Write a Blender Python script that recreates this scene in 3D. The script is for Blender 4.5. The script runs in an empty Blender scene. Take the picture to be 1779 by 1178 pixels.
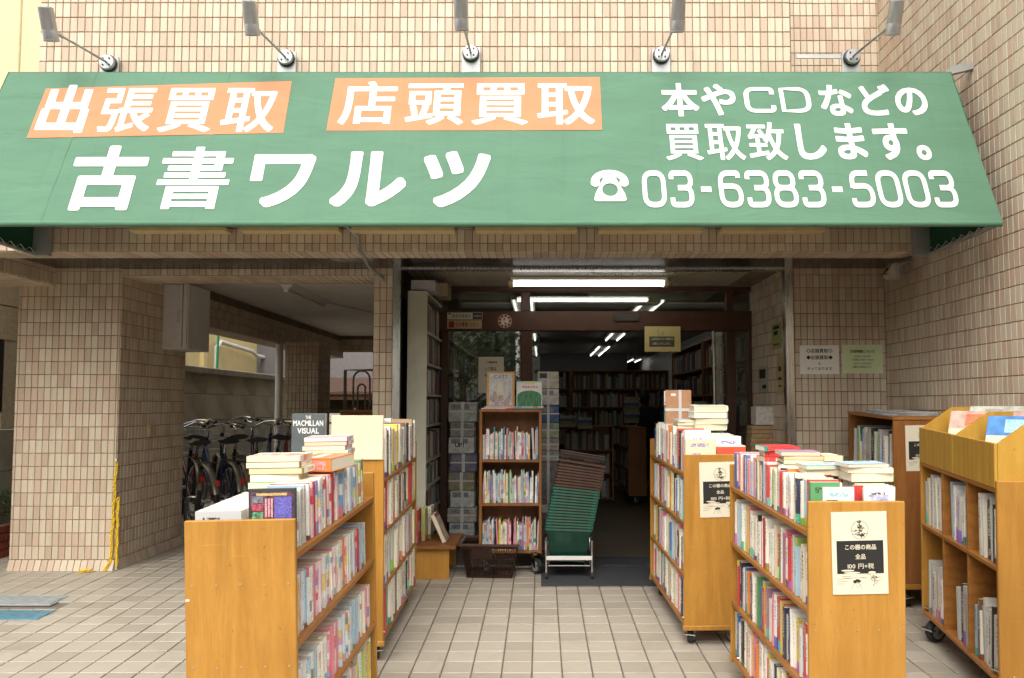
import bpy, bmesh, math, random
from mathutils import Vector, Matrix, Euler
random.seed(11)
R = math.radians
SC = bpy.context.scene
COL = SC.collection

# ------------------------------------------------------------------ camera
EYE = 1.48                      # eye height above the pavement plane at Y = 0
FPX, CX, CY = 1350.0, 940.0, 628.0
PITCH = math.atan(76 / FPX)
SLOPE = 0.040                   # the pavement falls towards the street
cam_d = bpy.data.cameras.new('camera')
cam = bpy.data.objects.new('camera', cam_d)
COL.objects.link(cam)
cam.location = (0, 0, EYE)
cam.rotation_euler = (R(90) + PITCH, 0, 0)
cam_d.sensor_width = 36
cam_d.lens = FPX / 1779 * 36
cam_d.shift_x = -(CX - 889.5) / 1779
cam_d.shift_y = (CY - 589) / 1779
cam_d.clip_start = 0.05
cam_d.clip_end = 500
SC.camera = cam

# ------------------------------------------------------------------ overcast daylight
SUN_EL, SUN_AZ = 55, 190        # azimuth of the bright part of the cloud, behind the camera
W = bpy.data.worlds.new('World')
SC.world = W
W.use_nodes = True
wn = W.node_tree
bg = wn.nodes['Background']
sky = wn.nodes.new('ShaderNodeTexSky')
sky.sky_type = 'NISHITA'
sky.sun_disc = False
sky.sun_elevation = R(SUN_EL)
sky.sun_rotation = R(SUN_AZ)
sky.dust_density = 4.0
sky.air_density = 1.0
sky.ozone_density = 1.0
hsv = wn.nodes.new('ShaderNodeHueSaturation')
hsv.inputs['Saturation'].default_value = 0.22
wn.links.new(sky.outputs[0], hsv.inputs['Color'])
wb = wn.nodes.new('ShaderNodeMix'); wb.data_type = 'RGBA'; wb.blend_type = 'MULTIPLY'
wb.inputs[0].default_value = 1.0
wb.inputs[7].default_value = (1.0, 0.96, 0.895, 1)      # the camera's warm white balance under cloud
wn.links.new(hsv.outputs[0], wb.inputs[6])
wn.links.new(wb.outputs[2], bg.inputs['Color'])
bg.inputs['Strength'].default_value = 0.15
sun_d = bpy.data.lights.new('sun', 'SUN')
sun_d.energy = 0.75
sun_d.angle = R(60)
sun_d.color = (1.0, 0.94, 0.84)
sun = bpy.data.objects.new('sun', sun_d)
COL.objects.link(sun)
az, el = R(SUN_AZ), R(SUN_EL)
sdir = Vector((math.sin(az) * math.cos(el), math.cos(az) * math.cos(el), math.sin(el)))
sun.rotation_euler = sdir.to_track_quat('Z', 'Y').to_euler()
vs = SC.view_settings
vs.view_transform = 'Standard'
vs.look = 'None'
vs.exposure = 1.22
vs.gamma = 1.0
vs.use_curve_mapping = False
SC.cycles.use_denoising = True
SC.cycles.max_bounces = 9
SC.cycles.diffuse_bounces = 5
SC.cycles.transparent_max_bounces = 12
SC.cycles.caustics_reflective = False
SC.cycles.caustics_refractive = False
SC.cycles.sample_clamp_indirect = 6.0

# ------------------------------------------------------------------ helpers
FWD = Vector((0, math.cos(PITCH), math.sin(PITCH)))
UPV = Vector((0, -math.sin(PITCH), math.cos(PITCH)))
CAMP = Vector((0, 0, EYE))

def at(px, py, Y):
    """world point on the plane Y that the photograph shows at pixel px, py"""
    d = Vector((1, 0, 0)) * ((px - CX) / FPX) + UPV * ((CY - py) / FPX) + FWD
    return CAMP + d * (Y / d.y)

def proj(p):
    d = Vector(p) - CAMP
    z = d.dot(FWD)
    if z < 0.1:
        return None
    return (CX + FPX * d.x / z, CY - FPX * d.dot(UPV) / z)

def gz(y):
    return SLOPE * min(y, 5.98)

def on_floor(px, py):
    d = Vector((1, 0, 0)) * ((px - CX) / FPX) + UPV * ((CY - py) / FPX) + FWD
    t = -EYE / (d.z - SLOPE * d.y)
    return CAMP + d * t

class MB:
    """collects shapes; build() links them as ONE mesh object"""
    def __init__(s):
        s.v, s.f, s.m = [], [], []
    def add(s, vs_, fs, mi=0, M=None):
        b = len(s.v)
        s.v += [tuple(M @ Vector(p)) for p in vs_] if M is not None else [tuple(p) for p in vs_]
        s.f += [tuple(b + i for i in f) for f in fs]
        s.m += [mi] * len(fs)
        return s
    def box(s, x0, x1, y0, y1, z0, z1, mi=0, M=None):
        return s.add([(x0, y0, z0), (x1, y0, z0), (x1, y1, z0), (x0, y1, z0), (x0, y0, z1), (x1, y0, z1), (x1, y1, z1), (x0, y1, z1)],
                     [(0, 3, 2, 1), (4, 5, 6, 7), (0, 1, 5, 4), (1, 2, 6, 5), (2, 3, 7, 6), (3, 0, 4, 7)], mi, M)
    def bbox(s, x0, x1, y0, y1, z0, z1, b, mi=0, M=None):
        """box with chamfered edges"""
        vs_, ix = [], {}
        for i, X in enumerate((x0, x1)):
            for j, Y in enumerate((y0, y1)):
                for k, Z in enumerate((z0, z1)):
                    sx, sy, sz = (b, -b)[i], (b, -b)[j], (b, -b)[k]
                    for a, p in enumerate(((X, Y + sy, Z + sz), (X + sx, Y, Z + sz), (X + sx, Y + sy, Z))):
                        ix[i, j, k, a] = len(vs_)
                        vs_.append(p)
        g = lambda i, j, k, a: ix[i, j, k, a]
        fs = []
        for t in (0, 1):
            q = [g(t, 0, 0, 0), g(t, 1, 0, 0), g(t, 1, 1, 0), g(t, 0, 1, 0)]; fs.append(q if t else q[::-1])
            q = [g(0, t, 0, 1), g(0, t, 1, 1), g(1, t, 1, 1), g(1, t, 0, 1)]; fs.append(q if t else q[::-1])
            q = [g(0, 0, t, 2), g(1, 0, t, 2), g(1, 1, t, 2), g(0, 1, t, 2)]; fs.append(q if t else q[::-1])
        for p in (0, 1):
            for q_ in (0, 1):
                q = [g(p, q_, 0, 0), g(p, q_, 1, 0), g(p, q_, 1, 1), g(p, q_, 0, 1)]; fs.append(q if p == q_ else q[::-1])
                q = [g(p, 0, q_, 0), g(p, 0, q_, 2), g(p, 1, q_, 2), g(p, 1, q_, 0)]; fs.append(q if p == q_ else q[::-1])
                q = [g(0, p, q_, 1), g(1, p, q_, 1), g(1, p, q_, 2), g(0, p, q_, 2)]; fs.append(q if p == q_ else q[::-1])
        for i in (0, 1):
            for j in (0, 1):
                for k in (0, 1):
                    t = [g(i, j, k, 0), g(i, j, k, 1), g(i, j, k, 2)]
                    fs.append(t if (i + j + k) % 2 else t[::-1])
        return s.add(vs_, fs, mi, M)
    def tube(s, pts, r, n=8, mi=0, caps=True, M=None):
        pts = [Vector(p) for p in pts]
        rr = r if isinstance(r, (list, tuple)) else [r] * len(pts)
        vs_, fs = [], []
        ref = None
        for i, p in enumerate(pts):
            a = pts[max(i - 1, 0)]; c = pts[min(i + 1, len(pts) - 1)]
            t = (c - a).normalized()
            if ref is None:
                ref = t.orthogonal().normalized()
            ref = (ref - t * ref.dot(t))
            ref = ref.normalized() if ref.length > 1e-6 else t.orthogonal().normalized()
            q = t.cross(ref)
            for k in range(n):
                an = 2 * math.pi * k / n
                vs_.append(p + (ref * math.cos(an) + q * math.sin(an)) * rr[i])
        for i in range(len(pts) - 1):
            for k in range(n):
                k2 = (k + 1) % n
                fs.append((i * n + k, i * n + k2, i * n + n + k2, i * n + n + k))
        if caps:
            fs.append(tuple(range(n))[::-1])
            fs.append(tuple((len(pts) - 1) * n + k for k in range(n)))
        return s.add(vs_, fs, mi, M)
    def ring(s, c, axis, Rr, r, n=28, k=8, mi=0, M=None, a0=0, a1=2 * math.pi):
        c, ax = Vector(c), Vector(axis).normalized()
        e = ax.orthogonal().normalized(); e2 = ax.cross(e)
        if abs(ax.x) > .9: e, e2 = Vector((0, 1, 0)), Vector((0, 0, 1))
        full = abs(a1 - a0 - 2 * math.pi) < 1e-6
        pts = [c + (e * math.cos(a0 + (a1 - a0) * i / n) + e2 * math.sin(a0 + (a1 - a0) * i / n)) * Rr for i in range(n + 1)]
        return s.tube(pts, r, k, mi, not full, M)
    def lathe(s, prof, c=(0, 0, 0), n=20, mi=0, M=None):
        vs_, fs = [], []
        for (r, z) in prof:
            for k in range(n):
                a = 2 * math.pi * k / n
                vs_.append((c[0] + r * math.cos(a), c[1] + r * math.sin(a), c[2] + z))
        for i in range(len(prof) - 1):
            for k in range(n):
                k2 = (k + 1) % n
                fs.append((i * n + k, i * n + k2, i * n + n + k2, i * n + n + k))
        fs.append(tuple(range(n))[::-1]); fs.append(tuple((len(prof) - 1) * n + k for k in range(n)))
        return s.add(vs_, fs, mi, M)
    def prism(s, poly, axis, a, b, mi=0, M=None):
        """extrude a 2-D polygon along axis 'x', 'y' or 'z' from a to b"""
        f = {'x': lambda u, v, w: (w, u, v), 'y': lambda u, v, w: (u, w, v), 'z': lambda u, v, w: (u, v, w)}[axis]
        n = len(poly)
        vs_ = [f(u, v, a) for u, v in poly] + [f(u, v, b) for u, v in poly]
        fs = [tuple(range(n))[::-1], tuple(range(n, 2 * n))] + [(i, (i + 1) % n, n + (i + 1) % n, n + i) for i in range(n)]
        return s.add(vs_, fs, mi, M)
    def mesh(s, name, mats, smooth=False):
        me = bpy.data.meshes.new(name)
        me.from_pydata(s.v, [], s.f)
        for m in (mats if isinstance(mats, (list, tuple)) else [mats]):
            me.materials.append(m)
        if any(s.m):
            me.polygons.foreach_set('material_index', s.m)
        bm = bmesh.new(); bm.from_mesh(me)
        bmesh.ops.recalc_face_normals(bm, faces=bm.faces)
        bm.to_mesh(me); bm.free()
        if smooth:
            me.polygons.foreach_set('use_smooth', [True] * len(me.polygons))
            me.set_sharp_from_angle(angle=R(40))
        me.update()
        return me
    def build(s, name, mats, parent=None, smooth=False):
        return obj(name, s.mesh(name, mats, smooth), parent)


def obj(name, me, parent=None, M=None):
    o = bpy.data.objects.new(name, me)
    COL.objects.link(o)
    if parent is not None:
        o.parent = parent
    if M is not None:
        o.matrix_local = M
    return o

def tag(o, label=None, cat=None, group=None, kind=None):
    if label: o['label'] = label
    if cat: o['category'] = cat
    if group: o['group'] = group
    if kind: o['kind'] = kind
    return o

def thing(name, label, cat, loc=(0, 0, 0), rot=(0, 0, 0), group=None):
    o = bpy.data.objects.new(name, None)
    COL.objects.link(o)
    o.empty_display_size = 0.1
    o.location = loc
    o.rotation_euler = rot
    return tag(o, label, cat, group)

def mat_of(loc, rot):
    return Matrix.LocRotScale(Vector(loc), Euler(rot), None)

def copy_tree(o, parent=None, name=None):
    c = o.copy(); COL.objects.link(c); c.parent = parent
    for ch in o.children:
        copy_tree(ch, c)
    return c

ORD = lambda n: f"{n}{'th' if 10 < n % 100 < 14 else {1: 'st', 2: 'nd', 3: 'rd'}.get(n % 10, 'th')}"

# ------------------------------------------------------------------ materials
def newmat(name):
    m = bpy.data.materials.new(name); m.use_nodes = True
    nt = m.node_tree
    return m, nt, nt.nodes['Principled BSDF']

def nd(nt, typ, props=None, **ins):
    n = nt.nodes.new('ShaderNode' + typ)
    for k, v in (props or {}).items():
        setattr(n, k, v)
    for k, v in ins.items():
        key = int(k[1:]) if k[0] == 'i' and k[1:].isdigit() else k.replace('_', ' ')
        s = n.inputs[key]
        if hasattr(v, 'is_linked') or hasattr(v, 'links'):
            nt.links.new(v, s)
        else:
            s.default_value = v
    return n

def mth(nt, op, a, b=None, c=None):
    n = nt.nodes.new('ShaderNodeMath'); n.operation = op
    for i, v in enumerate((a, b, c)):
        if v is None: continue
        if hasattr(v, 'links'): nt.links.new(v, n.inputs[i])
        else: n.inputs[i].default_value = v
    return n.outputs[0]

def mixc(nt, fac, a, b, mode='MIX'):
    n = nt.nodes.new('ShaderNodeMix'); n.data_type = 'RGBA'; n.blend_type = mode
    for k, v in ((0, fac), (6, a), (7, b)):
        if hasattr(v, 'links'): nt.links.new(v, n.inputs[k])
        else: n.inputs[k].default_value = v if k == 0 else (*v, 1)
    return n.outputs[2]

def ramp(nt, fac, stops, interp='LINEAR'):
    n = nt.nodes.new('ShaderNodeValToRGB'); n.color_ramp.interpolation = interp
    e = n.color_ramp.elements
    while len(e) < len(stops): e.new(.5)
    for i, (p, c) in enumerate(stops):
        e[i].position = p; e[i].color = (*c, 1) if len(c) == 3 else c
    nt.links.new(fac, n.inputs[0])
    return n.outputs[0]

MATS = {}
def mat(name, col, rough=.6, metal=0, var=.12, scale=14, bump=0, spec=.4, stretch=None):
    """plain painted / plastic / metal surface with a little uneven tone and roughness"""
    if name in MATS: return MATS[name]
    m, nt, p = newmat(name)
    tc = nd(nt, 'TexCoord')
    v = tc.outputs['Object']
    if stretch:
        v = nd(nt, 'Mapping', None, Vector=v, Scale=stretch).outputs[0]
    nz = nd(nt, 'TexNoise', None, Vector=v, Scale=scale, Detail=4.0, Roughness=.6)
    lo = tuple(max(0, c * (1 - var)) for c in col); hi = tuple(min(1, c * (1 + var)) for c in col)
    c = ramp(nt, nz.outputs['Fac'], [(.3, lo), (.7, hi)])
    nt.links.new(c, p.inputs['Base Color'])
    nt.links.new(nd(nt, 'MapRange', None, Value=nz.outputs['Fac'], i3=max(.02, rough - .08), i4=min(1, rough + .08)).outputs[0], p.inputs['Roughness'])
    p.inputs['Metallic'].default_value = metal
    p.inputs['Specular IOR Level'].default_value = spec
    if bump:
        b = nd(nt, 'Bump', None, Height=nz.outputs['Fac'], Strength=bump, Distance=.004)
        nt.links.new(b.outputs[0], p.inputs['Normal'])
    MATS[name] = m
    return m

def emit(name, col, s):
    m, nt, p = newmat(name)
    p.inputs['Base Color'].default_value = (.9, .9, .9, 1)
    p.inputs['Emission Color'].default_value = (*col, 1)
    p.inputs['Emission Strength'].default_value = s
    return m

def wood(name, c1, c2, rough=.42, axis=(9, 9, .9), knots=True):
    m, nt, p = newmat(name)
    tc = nd(nt, 'TexCoord'); oi = nd(nt, 'ObjectInfo')
    off = nd(nt, 'VectorMath', {'operation': 'SCALE'}, i0=(3.1, 7.7, 5.3))
    nt.links.new(oi.outputs['Random'], off.inputs['Scale'])
    v = nd(nt, 'VectorMath', {'operation': 'ADD'}, i0=tc.outputs['Object'], i1=off.outputs[0]).outputs[0]
    mp = nd(nt, 'Mapping', None, Vector=v, Scale=axis)
    n1 = nd(nt, 'TexNoise', None, Vector=mp.outputs[0], Scale=2.2, Detail=6.0, Roughness=.65, Distortion=.9)
    n2 = nd(nt, 'TexNoise', None, Vector=mp.outputs[0], Scale=24.0, Detail=3.0, Roughness=.6)
    n3 = nd(nt, 'TexNoise', None, Vector=v, Scale=3.0, Detail=2.0)
    f = mth(nt, 'ADD', mth(nt, 'MULTIPLY', n1.outputs['Fac'], .7), mth(nt, 'MULTIPLY', n2.outputs['Fac'], .3))
    c = ramp(nt, f, [(.32, c2), (.5, tuple((a + b) / 2 for a, b in zip(c1, c2))), (.66, c1)])
    c = mixc(nt, mth(nt, 'MULTIPLY', ramp(nt, n3.outputs['Fac'], [(.45, (0, 0, 0)), (.75, (1, 1, 1))]), .35), c, tuple(x * .72 for x in c2))
    sc = nd(nt, 'TexNoise', None, Vector=v, Scale=60.0, Detail=2.0)
    c = mixc(nt, ramp(nt, sc.outputs['Fac'], [(.70, (0, 0, 0)), (.78, (.5, .5, .5))]), c, tuple(x * .45 for x in c2))
    gr = nd(nt, 'TexWave', {'wave_type': 'RINGS', 'rings_direction': 'X'}, Vector=mp.outputs[0], Scale=.55, Distortion=7.0, Detail=3.0, Detail_Scale=1.2)
    c = mixc(nt, mth(nt, 'MULTIPLY', ramp(nt, gr.outputs['Fac'], [(.55, (0, 0, 0)), (.95, (1, 1, 1))]), .30), c, tuple(x * .62 for x in c2))
    sf_ = nd(nt, 'TexNoise', None, Vector=nd(nt, 'Mapping', None, Vector=v, Scale=(3, 3, 40)).outputs[0], Scale=2.0, Detail=4.0, Roughness=.7)
    c = mixc(nt, mth(nt, 'MULTIPLY', ramp(nt, sf_.outputs['Fac'], [(.66, (0, 0, 0)), (.74, (1, 1, 1))]), .22), c, tuple(min(1, x * 1.5 + .05) for x in c1))
    nt.links.new(c, p.inputs['Base Color'])
    nt.links.new(nd(nt, 'MapRange', None, Value=n1.outputs['Fac'], i3=rough - .1, i4=rough + .14).outputs[0], p.inputs['Roughness'])
    nt.links.new(nd(nt, 'Bump', None, Height=n2.outputs['Fac'], Strength=.12, Distance=.002).outputs[0], p.inputs['Normal'])
    p.inputs['Specular IOR Level'].default_value = .4
    return m

def island_rand(nt):
    g = nd(nt, 'NewGeometry'); oi = nd(nt, 'ObjectInfo')
    return mth(nt, 'FRACT', mth(nt, 'ADD', g.outputs['Random Per Island'], mth(nt, 'MULTIPLY', oi.outputs['Random'], 7.31)))

def tile_mat(name, a, b, rough=.38, vert=True):
    """glazed tile: two shades dealt out tile by tile, fine ribbing, faint dirt"""
    m, nt, p = newmat(name)
    r = island_rand(nt)
    c = ramp(nt, r, [(0, a), (.30, tuple(x * .95 for x in a)), (.46, tuple(x * 1.04 for x in a)), (.55, b), (.7, tuple(x * .92 for x in b)), (.85, tuple(x * 1.05 for x in b))], 'CONSTANT')
    pos = nd(nt, 'NewGeometry').outputs['Position']
    if vert:
        rib = nd(nt, 'TexNoise', None, Vector=nd(nt, 'Mapping', None, Vector=pos, Scale=(260, 260, 3)).outputs[0], Scale=1.0, Detail=2.0)
        c = mixc(nt, .5, c, ramp(nt, rib.outputs['Fac'], [(.3, (.40, .40, .40)), (.7, (.6, .6, .6))]), 'OVERLAY')
    d = nd(nt, 'TexNoise', None, Vector=nd(nt, 'Mapping', None, Vector=pos, Scale=(2.2, 2.2, .8 if vert else 2.2)).outputs[0], Scale=1.6, Detail=6.0, Roughness=.65)
    c = mixc(nt, mth(nt, 'MULTIPLY', ramp(nt, d.outputs['Fac'], [(.45, (0, 0, 0)), (.8, (1, 1, 1))]), .16), c, tuple(x * .55 for x in b), 'MIX')
    if not vert:
        sp1 = nd(nt, 'TexVoronoi', None, Vector=pos, Scale=5.5)
        jit = nd(nt, 'TexNoise', None, Vector=pos, Scale=40.0)
        c = mixc(nt, mth(nt, 'MULTIPLY', mth(nt, 'LESS_THAN', mth(nt, 'ADD', sp1.outputs['Distance'], mth(nt, 'MULTIPLY', jit.outputs['Fac'], .06)), mth(nt, 'MULTIPLY', nd(nt, 'SeparateColor', None, Color=sp1.outputs['Color']).outputs[0], .095)), .6), c, (.14, .12, .10))
        st2 = nd(nt, 'TexNoise', None, Vector=pos, Scale=3.3, Detail=7.0, Roughness=.72, Distortion=.6)
        c = mixc(nt, mth(nt, 'MULTIPLY', ramp(nt, st2.outputs['Fac'], [(.52, (0, 0, 0)), (.72, (1, 1, 1))]), .40), c, (.235, .20, .16))
    else:
        stk = nd(nt, 'TexNoise', None, Vector=nd(nt, 'Mapping', None, Vector=pos, Scale=(7, 7, .55)).outputs[0], Scale=1.3, Detail=6.0, Roughness=.7)
        c = mixc(nt, mth(nt, 'MULTIPLY', ramp(nt, stk.outputs['Fac'], [(.54, (0, 0, 0)), (.78, (1, 1, 1))]), .22), c, (.30, .23, .165))
    nt.links.new(c, p.inputs['Base Color'])
    nt.links.new(nd(nt, 'MapRange', None, Value=d.outputs['Fac'], i3=rough - .1, i4=rough + .2).outputs[0], p.inputs['Roughness'])
    p.inputs['Specular IOR Level'].default_value = .45
    return m

M_TILE = tile_mat('wall_tile_glaze', (.60, .51, .39), (.545, .42, .315))
M_GROUT = mat('grout', (.21, .165, .12), .9, var=.25, scale=9)
M_FLOOR = tile_mat('floor_tile_glaze', (.375, .34, .285), (.345, .31, .258), .5, False)
M_FGROUT = mat('floor_grout', (.16, .145, .12), .9, var=.2)
M_PLY = wood('orange_plywood', (.50, .255, .050), (.37, .170, .027))
M_PLYH = wood('orange_plywood_shelf', (.42, .185, .042), (.29, .112, .024), axis=(9, .9, 9))
M_DARKW = wood('dark_stained_wood', (.33, .14, .04), (.21, .08, .022))
M_YELW = wood('yellow_plywood', (.55, .32, .055), (.44, .24, .035))
M_STEEL = mat('stainless_steel', (.55, .53, .49), .28, 1, var=.12, scale=6, stretch=(8, 8, .6))
M_GALV = mat('galvanised_grey', (.42, .43, .43), .45, .6, scale=8)
M_LAMP = mat('silver_lamp_paint', (.42, .43, .44), .30, .8, var=.05)
M_WHITE = mat('white_paint', (.74, .73, .70), .5, var=.05)
M_BLACK = mat('black_plastic', (.02, .02, .022), .45)
M_RUBBER = mat('black_rubber', (.025, .025, .027), .7)
M_CHROME = mat('chrome', (.75, .75, .76), .15, 1, var=.05)
M_BROWN = mat('brown_door_frame', (.075, .032, .016), .45, var=.15)
M_DARKMET = mat('dark_bronze_panel', (.035, .03, .026), .22, .3, var=.2, scale=4)
M_PAPER = mat('cream_paper', (.68, .63, .49), .8, var=.03)
M_PAPERW = mat('white_paper', (.80, .78, .72), .8, var=.03)
M_INK = mat('black_ink', (.018, .017, .016), .8, var=.1)
M_CONC = mat('concrete', (.27, .25, .20), .9, var=.35, scale=4, bump=.4)
M_CREAMW = mat('cream_render', (.62, .56, .36), .85, var=.06, scale=30, bump=.3)
M_YELLOWP = mat('yellow_plastic', (.80, .55, .03), .4)
M_RED = mat('red_plastic', (.50, .025, .02), .35)
M_BRICK = mat('red_brick', (.26, .055, .03), .85, var=.3, scale=20)
M_TUBE = emit('lit_fluorescent_tube', (1, .98, .92), 3.4)
M_TUBE2 = emit('lit_shop_tube', (1, .97, .9), 1.0)
M_CLEAR = mat('frosted_film', (.62, .62, .60), .25, var=.1, spec=.6)
# ------------------------------------------------------------------ lettering
LINES = ['古書ワルツ出張買取店頭本やなどの致します。この棚商品全円税+100◇◆もってお営業時間についてりさせいただき水曜日は定休入店マスク着用願組合加盟東京連レジ袋有料化ポカホンタスUP！とでをぱくひ',
         'ABCDEFGHIJKLMNOPQRSTUVWXYZ0123456789:〜（）,.&-']
GLY = {}
def load_glyphs():
    chars = sorted(set(''.join(LINES)))
    tmp = []
    for ch in chars:
        c = bpy.data.curves.new('glyph', 'FONT'); c.body = ch; c.size = 1; c.resolution_u = 4
        o = bpy.data.objects.new('glyph', c); COL.objects.link(o); tmp.append((ch, o, c))
    dg = bpy.context.evaluated_depsgraph_get()
    for ch, o, c in tmp:
        me = o.evaluated_get(dg).to_mesh()
        vs_ = [(v.co.x, v.co.y) for v in me.vertices]
        fs = [tuple(p.vertices) for p in me.polygons]
        xs = [v[0] for v in vs_] or [0, .3]
        GLY[ch] = (vs_, fs, min(xs), max(xs))
        o.evaluated_get(dg).to_mesh_clear()
    for ch, o, c in tmp:
        bpy.data.objects.remove(o); bpy.data.curves.remove(c)
load_glyphs()

DENSE = '書買張頭致店取棚税業営曜'
def is_cjk(ch): return ord(ch) > 0x2000

def text_mb(s, w, h, bold=.02, gap=0.0, lift=.0004, mb=None, ox=0, oy=0, sx=None):
    """letters in the XZ plane facing -Y, centred on (ox, oy): em height h, total width w (None: natural)"""
    mb = mb or MB()
    x, items = 0, []
    for ch in s:
        if ch == ' ':
            x += .35; continue
        vs_, fs, a, b = GLY[ch]
        if is_cjk(ch):
            items.append((ch, x)); x += 1 + gap
        else:
            items.append((ch, x - a + .05)); x += (b - a) + .10 + gap * .5
    x -= gap
    kx = (w / x) if w else h
    offs = [(0, 0)]
    if bold:
        N_ = 16
        offs = []
        for i in range(N_):
            c_, s_ = math.cos(2 * math.pi * i / N_), math.sin(2 * math.pi * i / N_)
            k_ = bold * .95 / (abs(c_) ** 5 + abs(s_) ** 5) ** .2
            offs.append((c_ * k_, s_ * k_))
    for j, (dx, dy) in enumerate(offs):
        for ch, px_ in items:
            vs_, fs, a, b = GLY[ch]
            if bold > .02 and ch in DENSE: dx_, dy_ = dx * .55, dy * .42
            else: dx_, dy_ = dx, dy
            mb.add([(ox + (px_ + vx + dx_ - x / 2) * kx, -lift * (1 + j * .03), oy + (vy + dy_ - .38) * h) for vx, vy in vs_], fs)
    return mb

def text(parent, s, m, c, w, h, bold=.02, gap=0., M=None, name='lettering', lift=.0006):
    mb = text_mb(s, w, h, bold, gap, lift, None, c[0], c[1])
    if M is not None:
        mb.v = [tuple(M @ Vector(p)) for p in mb.v]
    me = bpy.data.meshes.new(name); me.from_pydata(mb.v, [], mb.f); me.materials.append(m)
    return obj(name, me, parent)

def round_poly(pts, r, closed=False, n=5):
    out = []
    N = len(pts)
    for i, p in enumerate(pts):
        p = Vector(p)
        if not closed and i in (0, N - 1):
            out.append(p); continue
        a, b = Vector(pts[i - 1]), Vector(pts[(i + 1) % N])
        da, db = (a - p), (b - p)
        k = min(r, da.length * .49, db.length * .49)
        p1, p2 = p + da.normalized() * k, p + db.normalized() * k
        for t in range(n + 1):
            t /= n
            out.append(p1 * (1 - t) ** 2 + p * 2 * t * (1 - t) + p2 * t * t)
    return out

def ribbon(mb, pts, wd, closed=False, y=0.0, f=lambda u, v: (u, v)):
    """flat stroke of width wd along 2-D points, in XZ"""
    N = len(pts); vs_, fs = [], []
    for i, p in enumerate(pts):
        a = pts[i - 1] if (closed or i > 0) else p
        b = pts[(i + 1) % N] if (closed or i < N - 1) else p
        t = (b - a)
        if t.length < 1e-9: t = Vector((1, 0))
        t.normalize(); n_ = Vector((-t.y, t.x)) * wd / 2
        for q in (p + n_, p - n_):
            u, v = f(q.x, q.y); vs_.append((u, y, v))
    for i in range(N if closed else N - 1):
        j = (i + 1) % N
        fs.append((2 * i, 2 * i + 1, 2 * j + 1, 2 * j))
    mb.add(vs_, fs)

DIG = {'0': [([(0, 0), (.7, 0), (.7, 1), (0, 1)], True)],
       '3': [([(0, .80), (0, 1), (.7, 1), (.7, .53), (.22, .53)], False), ([(.22, .53), (.7, .53), (.7, 0), (0, 0), (0, .22)], False)],
       '5': [([(.66, 1), (.06, 1), (.03, .52)], False), ([(.03, .58), (.7, .60), (.7, 0), (0, 0), (0, .2)], False)],
       '6': [([(.66, .84), (.66, 1), (0, 1), (0, 0), (.7, 0), (.7, .58), (.04, .58)], False)],
       '8': [([(.03, .53), (.67, .53), (.67, 1), (.03, 1)], True), ([(0, 0), (.7, 0), (.7, .53), (0, .53)], True)],
       '-': [([(.06, .48), (.44, .48)], False)],
       'C': [([(.9, .75), (.9, 1), (0, 1), (0, 0), (.9, 0), (.9, .25)], False)],
       'D': [([(0, 0), (.9, 0), (.9, 1), (0, 1)], True)]}
def strokes(mb, s, x0, z0, w, h, wd=.15, gap=.3, y=-.0006):
    adv = [(.5 if c == '-' else (.9 if c in 'CD' else .7)) for c in s]
    tot = sum(adv) + gap * (len(s) - 1)
    k = w / tot; x = 0
    for c, a in zip(s, adv):
        for si, (pts, cl) in enumerate(DIG[c]):
            r = .30
            if c == 'D':
                pp = [Vector((0, 0))] + round_poly([(0, 0), (.9, 0), (.9, 1), (0, 1)], .38)[1:]
                ribbon(mb, pp, wd, True, y, lambda u, v: (x0 + (x + u) * k, z0 + v * h))
                continue
            ribbon(mb, round_poly(pts, r, cl), wd, cl, y - si * .0002, lambda u, v: (x0 + (x + u) * k, z0 + v * h))
        x += a + gap
# ------------------------------------------------------------------ ground
sl = MB()
sl.add([(-60, -40, gz(-2) - .010), (60, -40, gz(-2) - .010), (60, -2, gz(-2) - .010), (-60, -2, gz(-2) - .010), (60, 5.98, gz(5.98) - .010), (-60, 5.98, gz(5.98) - .010),
        (60, 60, gz(5.98) - .010), (-60, 60, gz(5.98) - .010)], [(0, 1, 2, 3), (3, 2, 4, 5), (5, 4, 6, 7)])
ground = tag(sl.build('pavement', M_FGROUT), kind='structure')
ground['label'] = 'beige square tiled pavement sloping gently in front of the shop'

FL0 = gz(6)

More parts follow.
